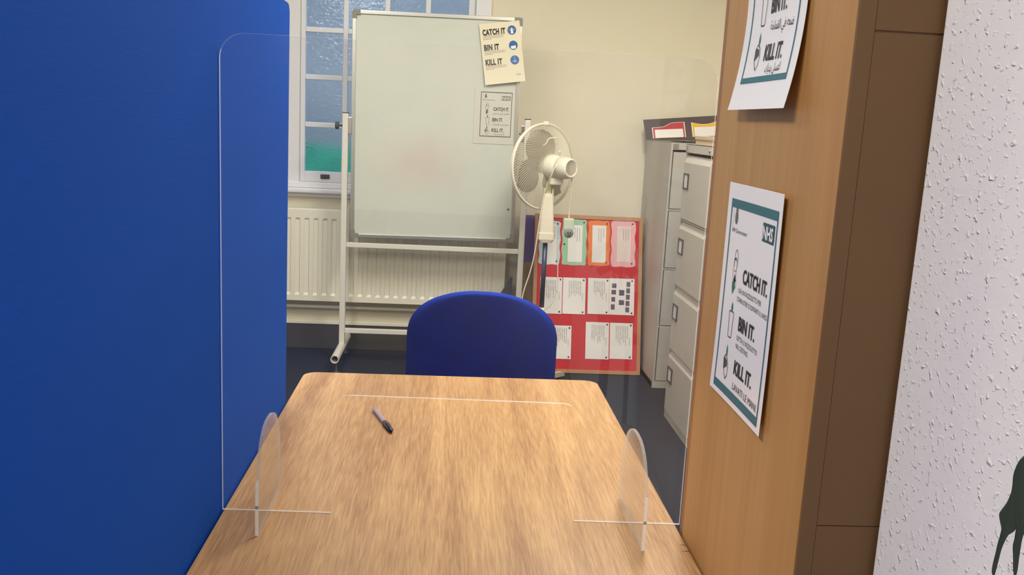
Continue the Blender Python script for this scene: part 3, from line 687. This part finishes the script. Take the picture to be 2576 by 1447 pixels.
# ================================================================== WHITEBOARD ON STAND
BY = 5.02
wb = thing('whiteboard_stand', 'tall whiteboard swivelling in an off-white tubular floor stand', 'whiteboard', (-.09, BY, 0))
ROLL = math.radians(-.55)
WXa, WXb, WZa, WZb = -.5455, .3560, .7185, 1.927
wc = R3((WXa + WXb) / 2, BY, (WZa + WZb) / 2)
def wbm(mb):
    r = Matrix.Rotation(ROLL, 3, 'Y') @ Matrix.Rotation(0, 3, 'X'); mb.v = [wc + r @ (v - wc) for v in mb.v]; return mb
bd = MB(); bd.box((WXa + .012, BY - .006, WZa + .012), (WXb - .012, BY + .008, WZb - .012)); build('writing_surface', wbm(bd), WBS, wb)
f = .021
fm = MB()
fm.box((WXa + .03, BY - .014, WZb - f), (WXb - .03, BY + .014, WZb), bev=.003); fm.box((WXa + .03, BY - .014, WZa), (WXb - .03, BY + .014, WZa + f), bev=.003)
fm.box((WXa, BY - .014, WZa + .03), (WXa + f, BY + .014, WZb - .03), bev=.003); fm.box((WXb - f, BY - .014, WZa + .03), (WXb, BY + .014, WZb - .03), bev=.003)
fm.box((WXa + .03, BY - .0155, WZb - f * .55), (WXb - .03, BY - .013, WZb - f * .45))
build('board_frame', wbm(fm), ALU, wb)
for cx_, cz_, sx, sz in ((WXa, WZa, 1, 1), (WXb, WZa, -1, 1), (WXa, WZb, 1, -1), (WXb, WZb, -1, -1)):
    L_ = .044; o_ = [(0, .010), (.003, .003), (.010, 0), (L_, 0), (L_, .024), (.024, .024), (.024, L_), (0, L_)]
    m = MB(); m.prism([(cx_ + sx * a, cz_ + sz * b) for a, b in o_], lambda a, b, d: (a, d, b), BY - .017, BY + .017); build('corner_cap', wbm(m), ALUG, wb)
px0, px1 = -.5765, .4060
for x, zt in ((px0, 1.384), (px1, 1.398)):
    m = MB(); m.box((x - .0155, BY - .02, .105), (x + .0155, BY + .02, zt), bev=.005); po = build('post', m, STANDW, wb)
    m = MB(); m.box((x - .0165, BY - .021, zt), (x + .0165, BY + .021, zt + .005), bev=.001); build('post_cap', m, DKGREY, po)
for z in (.672, .186):
    m = MB(); m.box((px0 + .0155, BY - .012, z - .013), (px1 - .0155, BY + .012, z + .013), bev=.003); build('cross_bar', m, STANDW, wb)
for x in (px0, px1):
    m = MB(); m.pipe((x - .004, 4.735, .092), (x, 5.275, .092), .0225, .0185); build('foot_tube', m, STANDW, wb)
    for y in (4.80, 5.22):
        m = MB(); m.lathe([(0, .020), (.008, .021), (.012, .006), (.073, .006)], (x - .003, y, 0), (0, 0, 1), 14); build('levelling_foot', m, DKGREY, wb)
for x, s_ in ((px0, 1), (px1, -1)):
    m = MB(); xx = x + s_ * .0155
    m.box((min(xx, xx + s_ * .020), BY - .021, 1.275), (max(xx, xx + s_ * .020), BY + .016, 1.365), bev=.002)
    m.lathe([(0, .006), (.03, .006)], (xx - s_ * .002, BY, 1.32), (s_, 0, 0), 12)
    build('pivot_bracket', m, CHROME, wb)
    m = MB(); m.lathe([(0, .006), (.018, .006), (.020, .020), (.036, .022), (.040, .016)], (x - s_ * .0155, BY, 1.318), (-s_, 0, 0), 10, smooth=False); build('clamp_knob', m, DKGREY, wb)

build('screw', MB().lathe([(0, .006), (.003, .005)], (.322, BY - .006, .905), (0, -1, 0), 10), DKGREY, wb)
# notices on the whiteboard
ang = math.radians(8.6); ux = R3(math.cos(ang), 0, math.sin(ang)); uy = R3(math.sin(ang), 0, -math.cos(ang))
S = Sheet((.1175, BY - .0165, 1.884), ux, uy, (0, -1, 0), .216, .318, lambda u, v: .0005 + .030 * max(0, v / .318 - .35) ** 2 + .022 * (v / .318) * max(0, u / .216 - .3) ** 2)
o = thing('catch_it_notice', 'cream CATCH IT BIN IT KILL IT notice with blue discs, tilted at top of whiteboard', 'notice', tuple(S.at(.1, .3, 0)))
build('sheet', S.paper(), PAPERC, o)
for k, (t, v, wd) in enumerate((('CATCH IT', .060, .122), ('BIN IT', .139, .081), ('KILL IT', .216, .090))):
    m = MB(); S.text(m, t, .014, v, .030, wd, bold=.05, space=1.1); build('heading_print', m, INK, o)
    m = MB()
    for q in range(3): S.rect(m, .014, v + .006 + q * .0075, (.014 + (.112, .108, .045)[q]), v + .0078 + q * .0075)
    build('small_print', m, INKG, o)
    cu, cv = .171, v - .014; m = MB(); S.poly(m, ell(cu, cv, .0235, .0240, 28), .0007); dsk = build('disc_print', m, BLUEI, o)
    m = MB()
    if k == 0: S.poly(m, ell(cu, cv - .006, .005, .006, 12), .0012); S.poly(m, [(cu - .007, cv + .018), (cu - .004, cv - .002), (cu + .004, cv - .002), (cu + .007, cv + .018)], .0012); S.line(m, [(cu - .014, cv - .006), (cu - .006, cv + .004)], .002, .0012); S.line(m, [(cu + .014, cv - .006), (cu + .006, cv + .004)], .002, .0012)
    elif k == 1: S.poly(m, [(cu - .014, cv + .004), (cu + .014, cv + .002), (cu + .011, cv + .018), (cu - .011, cv + .018)], .0012)
    else: S.poly(m, [(cu - .002, cv - .018), (cu + .002, cv - .018), (cu + .002, cv - .004), (cu - .002, cv - .004)], .0012); S.poly(m, ell(cu, cv + .006, .011, .007, 14), .0012)
    build('pictogram_print', m, LAM if k < 2 else LBLUEI, dsk)
m = MB(); S.text(m, 'NHS', .172, .283, .010, .024, bold=.01); build('logo_print', m, LBLUEI, o)
S = Sheet((.1105, BY - .0098, 1.553), (1, 0, -.006), (-.002, 0, -1), (0, -1, 0), .218, .293, lambda u, v: .0)
S2 = Sheet((.1120, BY - .0085, 1.553), (1, 0, .006), (0, 0, -1), (0, -1, 0), .219, .295)
uk_poster(S2, 'faded_health_notice', 'faded grey-bordered hygiene notice with Arabic captions, low on the whiteboard', [
    (AR1, .100, .134, .0100, .092), (AR2, .104, .193, .0100, .086), (AR3, .110, .245, .0100, .058)], teal=TEALG, paper=PAPERG, ink=mat('grey_black_ink', srgb(66, 66, 60), .6), ctr=.5,
    borders=(.033, .256, .203, .017), foot=.0045, greenm=TEALG,
    heads=((.103, .116, .086), (.100, .173, .057), (.098, .229, .066)), icons=(.070, .112, .172, .229), cap=.019)

# ================================================================== FAN
FX, FY = .497, 4.65
fan = thing('pedestal_fan', 'aged white pedestal fan seen from behind, in front of the whiteboard edge', 'fan', (FX, FY, 0))
yaw = math.radians(38); fa = R3(math.sin(yaw), -math.cos(yaw), .02).normalized()    # towards the motor end
hc = R3(.472, 4.66, 1.166); HR = .215
fu = R3(math.cos(yaw), math.sin(yaw), 0); fv = fa.cross(fu).normalized()
if fv.z < 0: fv = -fv
P = lambda r, a, h: hc + fu * r * math.cos(a) + fv * r * math.sin(a) + fa * h
ring = lambda r, h, n=72: [P(r, 2 * math.pi * k / n, h) for k in range(n)]
mb = MB(); mb.tube(ring(HR, .0), .0065, 8, closed=True); mb.tube(ring(HR, -.010), .0045, 8, closed=True); build('guard_rim', mb, FANW, fan)
def guard(sgn, hmax, swirl, r0, name):
    mb = MB(); n = 96
    for k in range(n):
        pts = []
        for j in range(13):
            t = j / 12; r = r0 + (HR - r0) * t; h = sgn * hmax * (1 - t ** 3.2)
            pts.append(P(r, 2 * math.pi * k / n + swirl * t, h))
        mb.tube(pts, .0008, 4, cap=False)
    for r in (r0, r0 + .012):
        t = (r - r0) / (HR - r0); mb.tube(ring(r, sgn * hmax * (1 - t ** 3.2)), .0013, 5, closed=True)
    return build(name, mb, FANW, fan)
guard(1, .052, .75, .052, 'rear_guard'); guard(-1, .070, -.75, .040, 'front_guard')
c = P(HR, math.pi / 2, 0); build('guard_clip', MB().box((c.x - .014, c.y - .016, c.z - .006), (c.x + .014, c.y + .010, c.z + .013), bev=.003), FANW, fan)
build('guard_badge', MB().lathe([(0, .044), (.008, .040)], P(0, 0, -.078), fa, 28), FANW, fan)
for ab in (100, 207, 318):
    mb = MB(); vs = []; nr, na = 12, 12
    for side in (0, 1):
        for i in range(nr + 1):
            t = i / nr; r = .030 + .158 * t
            half = math.radians(9 + 45 * math.sin(math.pi * min(1, t * .85 + .1)) ** .8) * (1 if t < .8 else math.sqrt(max(0, 1 - ((t - .8) / .205) ** 2)))
            for j in range(na + 1):
                s_ = j / na * 2 - 1; a = math.radians(ab) + s_ * half * (.052 / max(r, .05) + .45); h = -.014 - s_ * .020 * (1 - .3 * t)
                vs.append(P(r, a, h + side * .002))
    n1 = (nr + 1) * (na + 1)
    q = [(i * (na + 1) + j, i * (na + 1) + j + 1, (i + 1) * (na + 1) + j + 1, (i + 1) * (na + 1) + j) for i in range(nr) for j in range(na)]
    mb.add(vs, q + [tuple(x + n1 for x in f[::-1]) for f in q], 0, True); build('blade', mb, FANB, fan, fix=False)
build('hub', MB().lathe([(-.035, .020), (-.028, .034), (0, .036), (.02, .030)], hc - fa * .0, fa, 28), FANB, fan)
mt = MB(); mt.lathe([(.045, .050), (.050, .060), (.062, .064), (.095, .062), (.120, .056), (.124, .053)], hc, fa, 32); mo = build('motor_housing', mt, FANW, fan)
mt = MB(); mt.lathe([(.124, .054), (.128, .058), (.182, .052), (.196, .047), (.200, .041), (.193, .038)], hc, fa, 32, capends=True); ec = build('rear_cap', mt, FANW, fan)
mt = MB()
for k in range(-3, 4): x = k * .0095; hh = math.sqrt(max(0, .034 ** 2 - x * x)); c = hc + fa * .1945 + fu * x; mt.tube([c - fv * hh, c + fv * hh], .0018, 6)
build('vent_slats', mt, FANB, ec)
mt = MB(); mt.lathe([(0, .004), (.020, .004), (.022, .007), (.028, .007)], hc + fa * .11 + fv * .055, fv, 12); build('oscillation_knob', mt, FANW, fan)
mt = MB(); c = hc + fa * .085 - fv * .066; mt.box((c.x - .032, c.y - .038, c.z - .020), (c.x + .038, c.y + .03, c.z + .014), bev=.008); build('tilt_joint', mt, FANW, fan)
mt = MB(); mt.box((FX - .012, FY - .045, 1.018), (FX + .014, FY - .015, 1.088), bev=.004); tag(build('tilt_bracket', mt, mat('yellowed_plastic', srgb(226, 214, 150), .45), fan), 'yellowed tilt bracket')
mt = MB(); 
for s_ in (-1, 1): mt.box((FX + s_ * .022 - .005, FY - .05, .99), (FX + s_ * .022 + .005, FY - .02, 1.062), bev=.003)
build('bracket_arm', mt, FANW, fan)
nk = MB(); secs = [(1.035, .018, .014), (1.02, .027, .018), (.95, .031, .022), (.87, .036, .026), (.835, .038, .027), (.832, .041, .03), (.80, .041, .03), (.783, .030, .024)]
vs = []
for z, hx, hy in secs: vs += [R3(FX + a, FY - .035 + b, z) for a, b in rrect(-hx, -hy, hx, hy, .010, 4)]
n = 20; nk.add(vs, [(i * n + k, i * n + (k + 1) % n, (i + 1) * n + (k + 1) % n, (i + 1) * n + k) for i in range(len(secs) - 1) for k in range(n)] + [tuple(range(n)), tuple(range(len(vs) - n, len(vs)))], 0, False)
build('control_column', nk, FANW, fan)
build('inner_pole', MB().tube([(FX, FY - .03, .785), (FX, FY - .03, .42)], .0125, 16), FANP, fan)
build('outer_pole', MB().tube([(FX, FY - .03, .44), (FX, FY - .03, .06)], .016, 16), FANW, fan)
bdir = math.atan2(.26, .165)
for k in range(4):
    a = bdir + k * math.pi / 2; d = R3(math.cos(a), math.sin(a), 0); sd = R3(-math.sin(a), math.cos(a), 0); c = R3(FX, FY - .03, 0)
    m = MB(); sec = [(0, .016, .030, .062), (.18, .014, .018, .046), (.29, .013, .004, .030), (.315, .012, 0, .022)]; vs = []
    for t, hw, z0, z1 in sec: vs += [c + d * t - sd * hw + R3(0, 0, z0), c + d * t + sd * hw + R3(0, 0, z0), c + d * t + sd * hw * .8 + R3(0, 0, z1), c + d * t - sd * hw * .8 + R3(0, 0, z1)]
    m.add(vs, [(i * 4 + j, i * 4 + (j + 1) % 4, (i + 1) * 4 + (j + 1) % 4, (i + 1) * 4 + j) for i in range(3) for j in range(4)] + [(0, 1, 2, 3), (12, 13, 14, 15)]); build('base_leg', m, FANW, fan)
CY_ = 4.57
m = MB(); m.tube(smooth_path([(.455, 4.60, 1.272), (.471, 4.59, 1.287), (.478, 4.59, 1.305), (.492, 4.59, 1.313), (.524, 4.60, 1.315)]), .0030, 8); build('wire_hook', m, FANW, fan)
m = MB(); m.tube(smooth_path([(.542, 4.550, 1.214), (.526, 4.520, 1.195), (.508, 4.512, 1.162), (.494, 4.525, 1.12), (.484, 4.55, 1.088), (.470, CY_, 1.02), (.456, 4.58, .885), (.441, 4.59, .72), (.422, 4.60, .616), (.393, 4.60, .50), (.38, 4.62, .30), (.46, 4.66, .05)]), .0032, 8); build('power_cable', m, FANW, fan)
m = MB(); m.tube(smooth_path([(.603, 4.545, 1.125), (.606, 4.55, 1.08), (.608, 4.56, 1.013), (.604, 4.57, .955), (.606, 4.57, .912)]), .0030, 8)
m.tube(smooth_path([(.560, 4.60, .80), (.563, 4.60, .72), (.566, 4.60, .667), (.570, 4.60, .559), (.560, 4.60, .50), (.535, 4.60, .453), (.50, 4.62, .42)]), .0026, 8); build('looped_cable', m, FANW, fan)
m = MB(); m.box((.578, 4.555, .857), (.632, 4.595, .915), bev=.006); pg = build('plug', m, mat('grey_green_plug', srgb(196, 206, 184), .5), fan)
m = MB(); m.poly = None
m.lathe([(0, .022), (.006, .024), (.010, .020)], (.606, 4.556, .842), (0, -1, 0), 20); tag(build('plug_face', m, ALUG, pg), 'grey round plug face')
for dx, dz in ((-.006, .006), (.007, .004), (0, -.008)): build('plug_pin', MB().box((.606 + dx - .002, 4.535, .842 + dz - .003), (.606 + dx + .002, 4.547, .842 + dz + .003)), DKGREY, pg)

# ================================================================== DISPLAY BOARDS
b0 = R3(0, 4.93, 0.0); ub = R3(0, .24, .873).normalized(); nb = R3(0, -ub.z, ub.y)
def BP(a, b, d=0): return b0 + R3(a, 0, 0) + ub * b + nb * d
brd = thing('red_display_board', 'red display board with a wooden frame leaning on its side against the wall', 'display board', (.80, 4.93, 0))
X0, X1, H_ = .489, 1.113, .908; fw = .021
m = MB(); m.add([], []); m.prism([(X0 + .01, .012), (X1 - .01, .012), (X1 - .01, H_ - .01), (X0 + .01, H_ - .01)], BP, -.012, -.004); build('backing', m, RED, brd)
m = MB()
for a0, c0_, a1, c1_ in ((X0, .004, X1, .004 + fw), (X0, H_ - fw, X1, H_), (X0, .004 + fw, X0 + fw, H_ - fw), (X1 - fw, .004 + fw, X1, H_ - fw)):
    m.prism([(a0, c0_), (a1, c0_), (a1, c1_), (a0, c1_)], BP, -.014, .002)
build('frame', m, PINE, brd)
def bsheet(a0, btop, a1, bbot, off=.0, bend=None): return Sheet(BP(a0, btop, -.0035 + off), (1, 0, 0), -ub, nb, a1 - a0, btop - bbot, bend or (lambda u, v: .0))
def lines(S, u0, v0, u1, v1, n, seed, m):
    rnd = random.Random(seed)
    for k in range(n):
        u = u0 + (u1 - u0) * (k + .5) / n; a = v0 + (v1 - v0) * rnd.uniform(0, .06); b = v0 + (v1 - v0) * rnd.uniform(.55, 1)
        while a < b:
            e = min(b, a + rnd.uniform(.02, .06)); S.rect(m, u, a, u + .0022, e, .0006); a = e + .004
PINM = mat('dark_drawing_pin', srgb(50, 50, 50), .3, metal=.5)
def pin(S, u, v, par, mm=PINM):
    m = MB(); m.lathe([(0, .0045), (.002, .0048), (.004, .003)], S.at(u, v, .0004), S.n, 12); build('drawing_pin', m, mm, par)
def wavy(w_, h, s, amp=.006):
    pts = []
    for (xa, ya, xb, yb, L_) in ((.012, 0, w_ - .012, 0, w_), (w_, .012, w_, h - .012, h), (w_ - .012, h, .012, h, w_), (0, h - .012, 0, .012, h)):
        n = 14 if L_ == h else 7
        for i in range(n + 1):
            t = i / n; x = xa + (xb - xa) * t; y = ya + (yb - ya) * t; wv = amp * (.5 - .5 * math.cos(2 * math.pi * t * (2.5 if L_ == h else 1.5) + s))
            if xa == xb: x += wv * (-1 if xa > 0 else 1)
            else: y += wv * (1 if ya == 0 else -1) * .6
            pts.append((x, y))
    return pts
GR = 'wavy-edged cards along the top of the red board'
for i, (a0, t, a1, b, mm, inner, nm, lab) in enumerate((
    (.513, .871, .640, .615, W_BLUE, (.040, .020, .104, .250), 'wavy_card', 'pale blue wavy-edged card on the red board, behind the fan column'),
    (.645, .885, .792, .617, W_GRN, (.037, .035, .120, .248), 'wavy_card', 'pale green wavy-edged card on the red board'),
    (.796, .883, .926, .619, W_ORG, (.026, .029, .106, .244), 'wavy_card', 'orange wavy-edged card on the red board'),
    (.930, .888, .1075 * 10 - .0, .618, W_PNK, (.036, .033, .116, .240), 'wavy_card', 'pale pink wavy-edged card on the red board'))):
    S = bsheet(a0, t, a1, b); o = thing(nm, lab, 'card', tuple(S.at(S.w / 2, S.h)), GR)
    build('card_backing', S.paper(wavy(S.w, S.h, i * 1.3)), mm, o)
    m = MB(); u0, v0, u1, v1 = inner; m.prism([(u0, v0), (u1, v0), (u1, v1), (u0, v1)], S.at, .0006, .0011); build('paper_slip', m, PAPER if i != 3 else mat('pinkish_paper', srgb(232, 214, 208), .6), o)
    m = MB(); S.l = 0
    rnd = random.Random(i)
    for q in range(3):
        u = u0 + (u1 - u0) * (.45 + .17 * q); S.rect(m, u, v0 + .015, u + .002, v0 + rnd.uniform(.07, .10), .0017)
    build('writing', m, INKG, o)
    pin(S, S.w - .02, .018, o); pin(S, .016, S.h * .55, o) if i == 1 else pin(S, S.w - .022, S.h - .022, o)
GR = 'typed sheets pinned to the red board'
for i, (a0, t, a1, b, lab) in enumerate((
    (.530, .545, .656, .337, 'typed white sheet in the middle row of the red board, behind the fan pole'),
    (.660, .546, .790, .339, 'typed white sheet in the middle row, between two other typed sheets'),
    (.804, .549, .927, .343, 'typed white sheet in the middle row, beside the sheet of small pictures'),
    (.588, .271, .715, .082, 'typed white sheet low on the red board, partly hidden by the chair'),
    (.797, .297, .931, .087, 'typed white sheet in the bottom row, left neighbour of the corner sheet'),
    (.936, .297, 1.067, .092, 'typed white sheet in the bottom right corner of the red board'))):
    S = bsheet(a0, t, a1, b, 0, lambda u, v, q=i: .0015 * math.sin(v * 20 + q)); S.bend = (lambda u, v, q=i: .0012 + .001 * math.sin(v * 25 + q))
    o = thing('typed_sheet', lab, 'paper', tuple(S.at(S.w / 2, S.h)), GR); build('sheet', S.paper(), PAPER, o)
    m = MB(); lines(S, .03, .012, S.w - .025, S.h * .62, 7, i + 5, m); S.rect(m, S.w - .018, S.h * .40, S.w - .0163, S.h * .62); build('typed_text', m, INKG, o)
    pin(S, S.w - .012, .012, o); pin(S, S.w - .014, S.h - .012, o)
S = bsheet(.928, .552, 1.072, .343, .0012); o = thing('picture_sheet', 'white sheet with small purple-grey pictures on the right of the red board', 'paper', tuple(S.at(S.w / 2, S.h))); build('sheet', S.paper(), PAPER, o)
for (u, v, w_, h) in [(.014, .030, .026, .026), (.012, .067, .026, .026), (.012, .108, .022, .026), (.010, .150, .022, .030), (.056, .066, .030, .032), (.056, .124, .030, .028)] + [(.098 - .001 * q, .018 + .0365 * q, .022, .029) for q in range(5)]:
    m = MB(); S.rect(m, u, v, u + w_, v + h); build('small_picture', m, PHOTO, o)
pin(S, S.w - .014, .012, o); pin(S, S.w - .014, S.h - .012, o)
# purple board behind it
q0 = R3(0, 4.985, 0); uq = R3(0, .245, .862).normalized(); nq = R3(0, -uq.z, uq.y); BQ = lambda a, b, d=0: q0 + R3(a, 0, 0) + uq * b + nq * d
pb_ = thing('purple_display_board', 'brown display board with purple paper leaning behind the red board', 'display board', (.7, 4.985, 0))
m = MB(); m.prism([(.431, .006), (.98, .006), (.98, .890), (.431, .890)], BQ, -.012, -.001); build('backing', m, CORK, pb_)
m = MB(); m.prism([(.432, .617), (.50, .625), (.975, .64), (.975, .884), (.432, .884)], BQ, 0, .0008); build('purple_paper', m, PURPLE, pb_)
m = MB(); m.prism([(.430, .884), (.982, .884), (.982, .892), (.430, .892)], BQ, -.013, .002); build('top_edging', m, DARKSH, pb_)
# grey flat case leaning behind the right post
m = MB(); m.prism([(.225, .0), (.378, .0), (.378, .495), (.370, .500), (.225, .24)], lambda a, b, d: (a, 5.165 + d + (b * .02), b), 0, .022, 0)
tag(build('flat_case', m, DARKSH, loc=(.33, 5.17, 0)), 'slanted dark grey flat case on the floor behind the right whiteboard post', 'case')

# ================================================================== FILING CABINETS
def cabinet(label, origin, yaw_, label_frames):
    """four-drawer cabinet; local x along the front, local -y out of the front, z up; origin front-left-bottom"""
    o = thing('filing_cabinet', label, 'filing cabinet', origin); rz = Matrix.Rotation(yaw_, 3, 'Z'); O = Vector(origin)
    W, D, H = .465, .612, 1.322
    def T(mb): mb.v = [O + rz @ v for v in mb.v]; return mb
    m = MB(); m.box((0, .012, 0), (.002, D, H)); m.box((W - .002, .012, 0), (W, D, H)); m.box((0, D - .002, 0), (W, D, H)); m.box((0, 0, H - .002), (W, D, H)); m.box((0, .012, 0), (W, D, .03))
    m.box((0, 0, .0), (.011, .014, H)); m.box((W - .011, 0, 0), (W, .014, H)); m.box((.011, 0, 1.284), (W - .011, .014, H)); m.box((.011, 0, 0), (W - .011, .014, .038)); m.box((.002, .3, .03), (W - .002, .302, H - .002))
    for z in (.346, .660, .974): m.box((.011, .002, z - .008), (W - .011, .014, z))
    build('body', T(m), CABS, o)
    for i, z in enumerate((.040, .348, .662, .976)):
        z1 = z + .302 - (.006 if i == 3 else 0)
        m = MB()
        # face with a scooped finger pull along its top
        yy = -.006
        pr = [(.010, z), (yy, z + .003), (yy, z1 - .034), (.006, z1 - .010), (.010, z1 - .002)] if label_frames else [(.010, z), (-.001, z + .002), (-.001, z1 - .002), (.010, z1)]
        xa, xb = .016, W - .016
        m.prism(pr, lambda a, b, d: (d, a, b), xa, xb)
        dr = build('drawer', T(m), CABS, o)
        if label_frames:
            m = MB(); lx, lz = .030, z + .150; lw, lh, t = .088, .074, .008
            if i == 3: lz = z + .140
            m.box((lx, yy - .004, lz), (lx + lw, yy, lz + t)); m.box((lx, yy - .004, lz + lh - t), (lx + lw, yy, lz + lh)); m.box((lx, yy - .004, lz + t), (lx + t * 1.6, yy, lz + lh - t)); m.box((lx + lw - t * 1.6, yy - .004, lz + t), (lx + lw, yy, lz + lh - t))
            tag(build('label_holder', T(m), DKGREY, dr), 'dark frame of the label slot')
            m = MB(); m.box((lx + .010, yy - .0015, lz + .006), (lx + lw - .010, yy - .0005, lz + lh - .006)); build('label_card', T(m), SLOT, dr)
    m = MB(); m.lathe([(0, .0085), (.004, .0085), (.005, .006)], (W - .065, -.0, 1.302), (0, -1, 0), 16); T(m); build('lock', m, CHROME, o)
    m = MB(); m.box((.012, -.003, 1.290), (.040, -.0, 1.314), bev=.001); build('badge', T(m), ALUG, o)
    return o
cabinet('grey steel four-drawer filing cabinet with dark label frames, next to the wooden cupboard', (1.088, 4.222, 0), -math.pi / 2, True)
cabinet('grey steel filing cabinet in the far corner, beside the red board', (1.131, 4.698, 0), 0, False)

# things on the cabinets
bx = MB(); bx.box((1.115, 3.78, 1.3225), (1.44, 4.165, 1.353), bev=.002)
o = thing('box_file', 'flat beige card box lying on the nearer filing cabinet', 'box', (1.27, 3.97, 1.3225)); build('box_base', bx, BOXC, o)
build('box_lid', MB().box((1.111, 3.776, 1.345), (1.444, 4.169, 1.362), bev=.002), BOXC, o)
m = MB()
for k, (z, a, dx) in enumerate(((1.3235, .05, 0), (1.3265, -.08, .01), (1.3300, .12, -.01))):
    r = Matrix.Rotation(a, 3, 'Z'); m.box((1.18 + dx, 4.72, z), (1.47 + dx, 4.92, z + .0022), rot=r, piv=(1.32, 4.82, z))
tag(build('loose_papers', m, BLUEGREY, loc=(1.32, 4.82, 1.3225)), 'few blue-grey printed papers on top of the far filing cabinet', 'papers')
ar = math.radians(-5.0); c5, s5 = math.cos(ar), math.sin(ar)
g0 = R3(1.092, 5.16, 1.3230 + .0)
gu = R3(c5, 0, -s5); gv = R3(s5, 0, c5)      # rising to the right
GP = lambda a, b, d: g0 + gu * a + gv * b + R3(0, d + b * .45, 0)
o = thing('dark_display_strip', 'dark brown display board strip leaning on top of the filing cabinets', 'display board', (1.35, 5.16, 1.323))
m = MB(); m.prism([(0.004, .0), (.64, .0), (.64, .122), (0, .110)], GP, 0, .012); build('backing', m, DKBROWN, o)
def strip_card(a0, a1, top_fn, mm, lab, u0, u1, vtop):
    t = thing('notice_card', lab, 'card', tuple(GP((a0 + a1) / 2, .03, -.01)))
    n = 14; ol = [(a0, -.0 + .004), (a1, .004)] + [(a1 + (a0 - a1) * i / n, top_fn(1 - i / n)) for i in range(n + 1)]
    m = MB(); m.prism(ol, GP, -.0065, -.0050); build('white_edge', m, LAM, t)
    e = .005; ol = [(a0 + e, .005), (a1 - e, .005)] + [(a1 - e + (a0 - a1 + 2 * e) * i / n, top_fn(1 - i / n) - .002) for i in range(n + 1)]
    m = MB(); m.prism(ol, GP, -.0075, -.0068); build('coloured_panel', m, mm, t)
    m = MB(); m.prism([(u0, .006), (u1, .006), (u1, vtop), (u0, vtop)], GP, -.0086, -.0080); build('white_panel', m, PAPER, t)
strip_card(.042, .232, lambda t: .068 + .022 * (.5 + .5 * math.tanh((t - .48) * 9)) - .004 * abs(t - .8), W_RED, 'red wavy-topped card with a white panel, on the dark strip above the cabinets', .056, .218, .052)
strip_card(.270, .470, lambda t: .086 - .018 * math.sin(math.pi * min(1, t * 1.15)) + .012 * t, W_YEL, 'yellow wavy-topped card with a white panel, right on the dark strip', .284, .455, .058)

bpy.data.objects.remove(_fo)
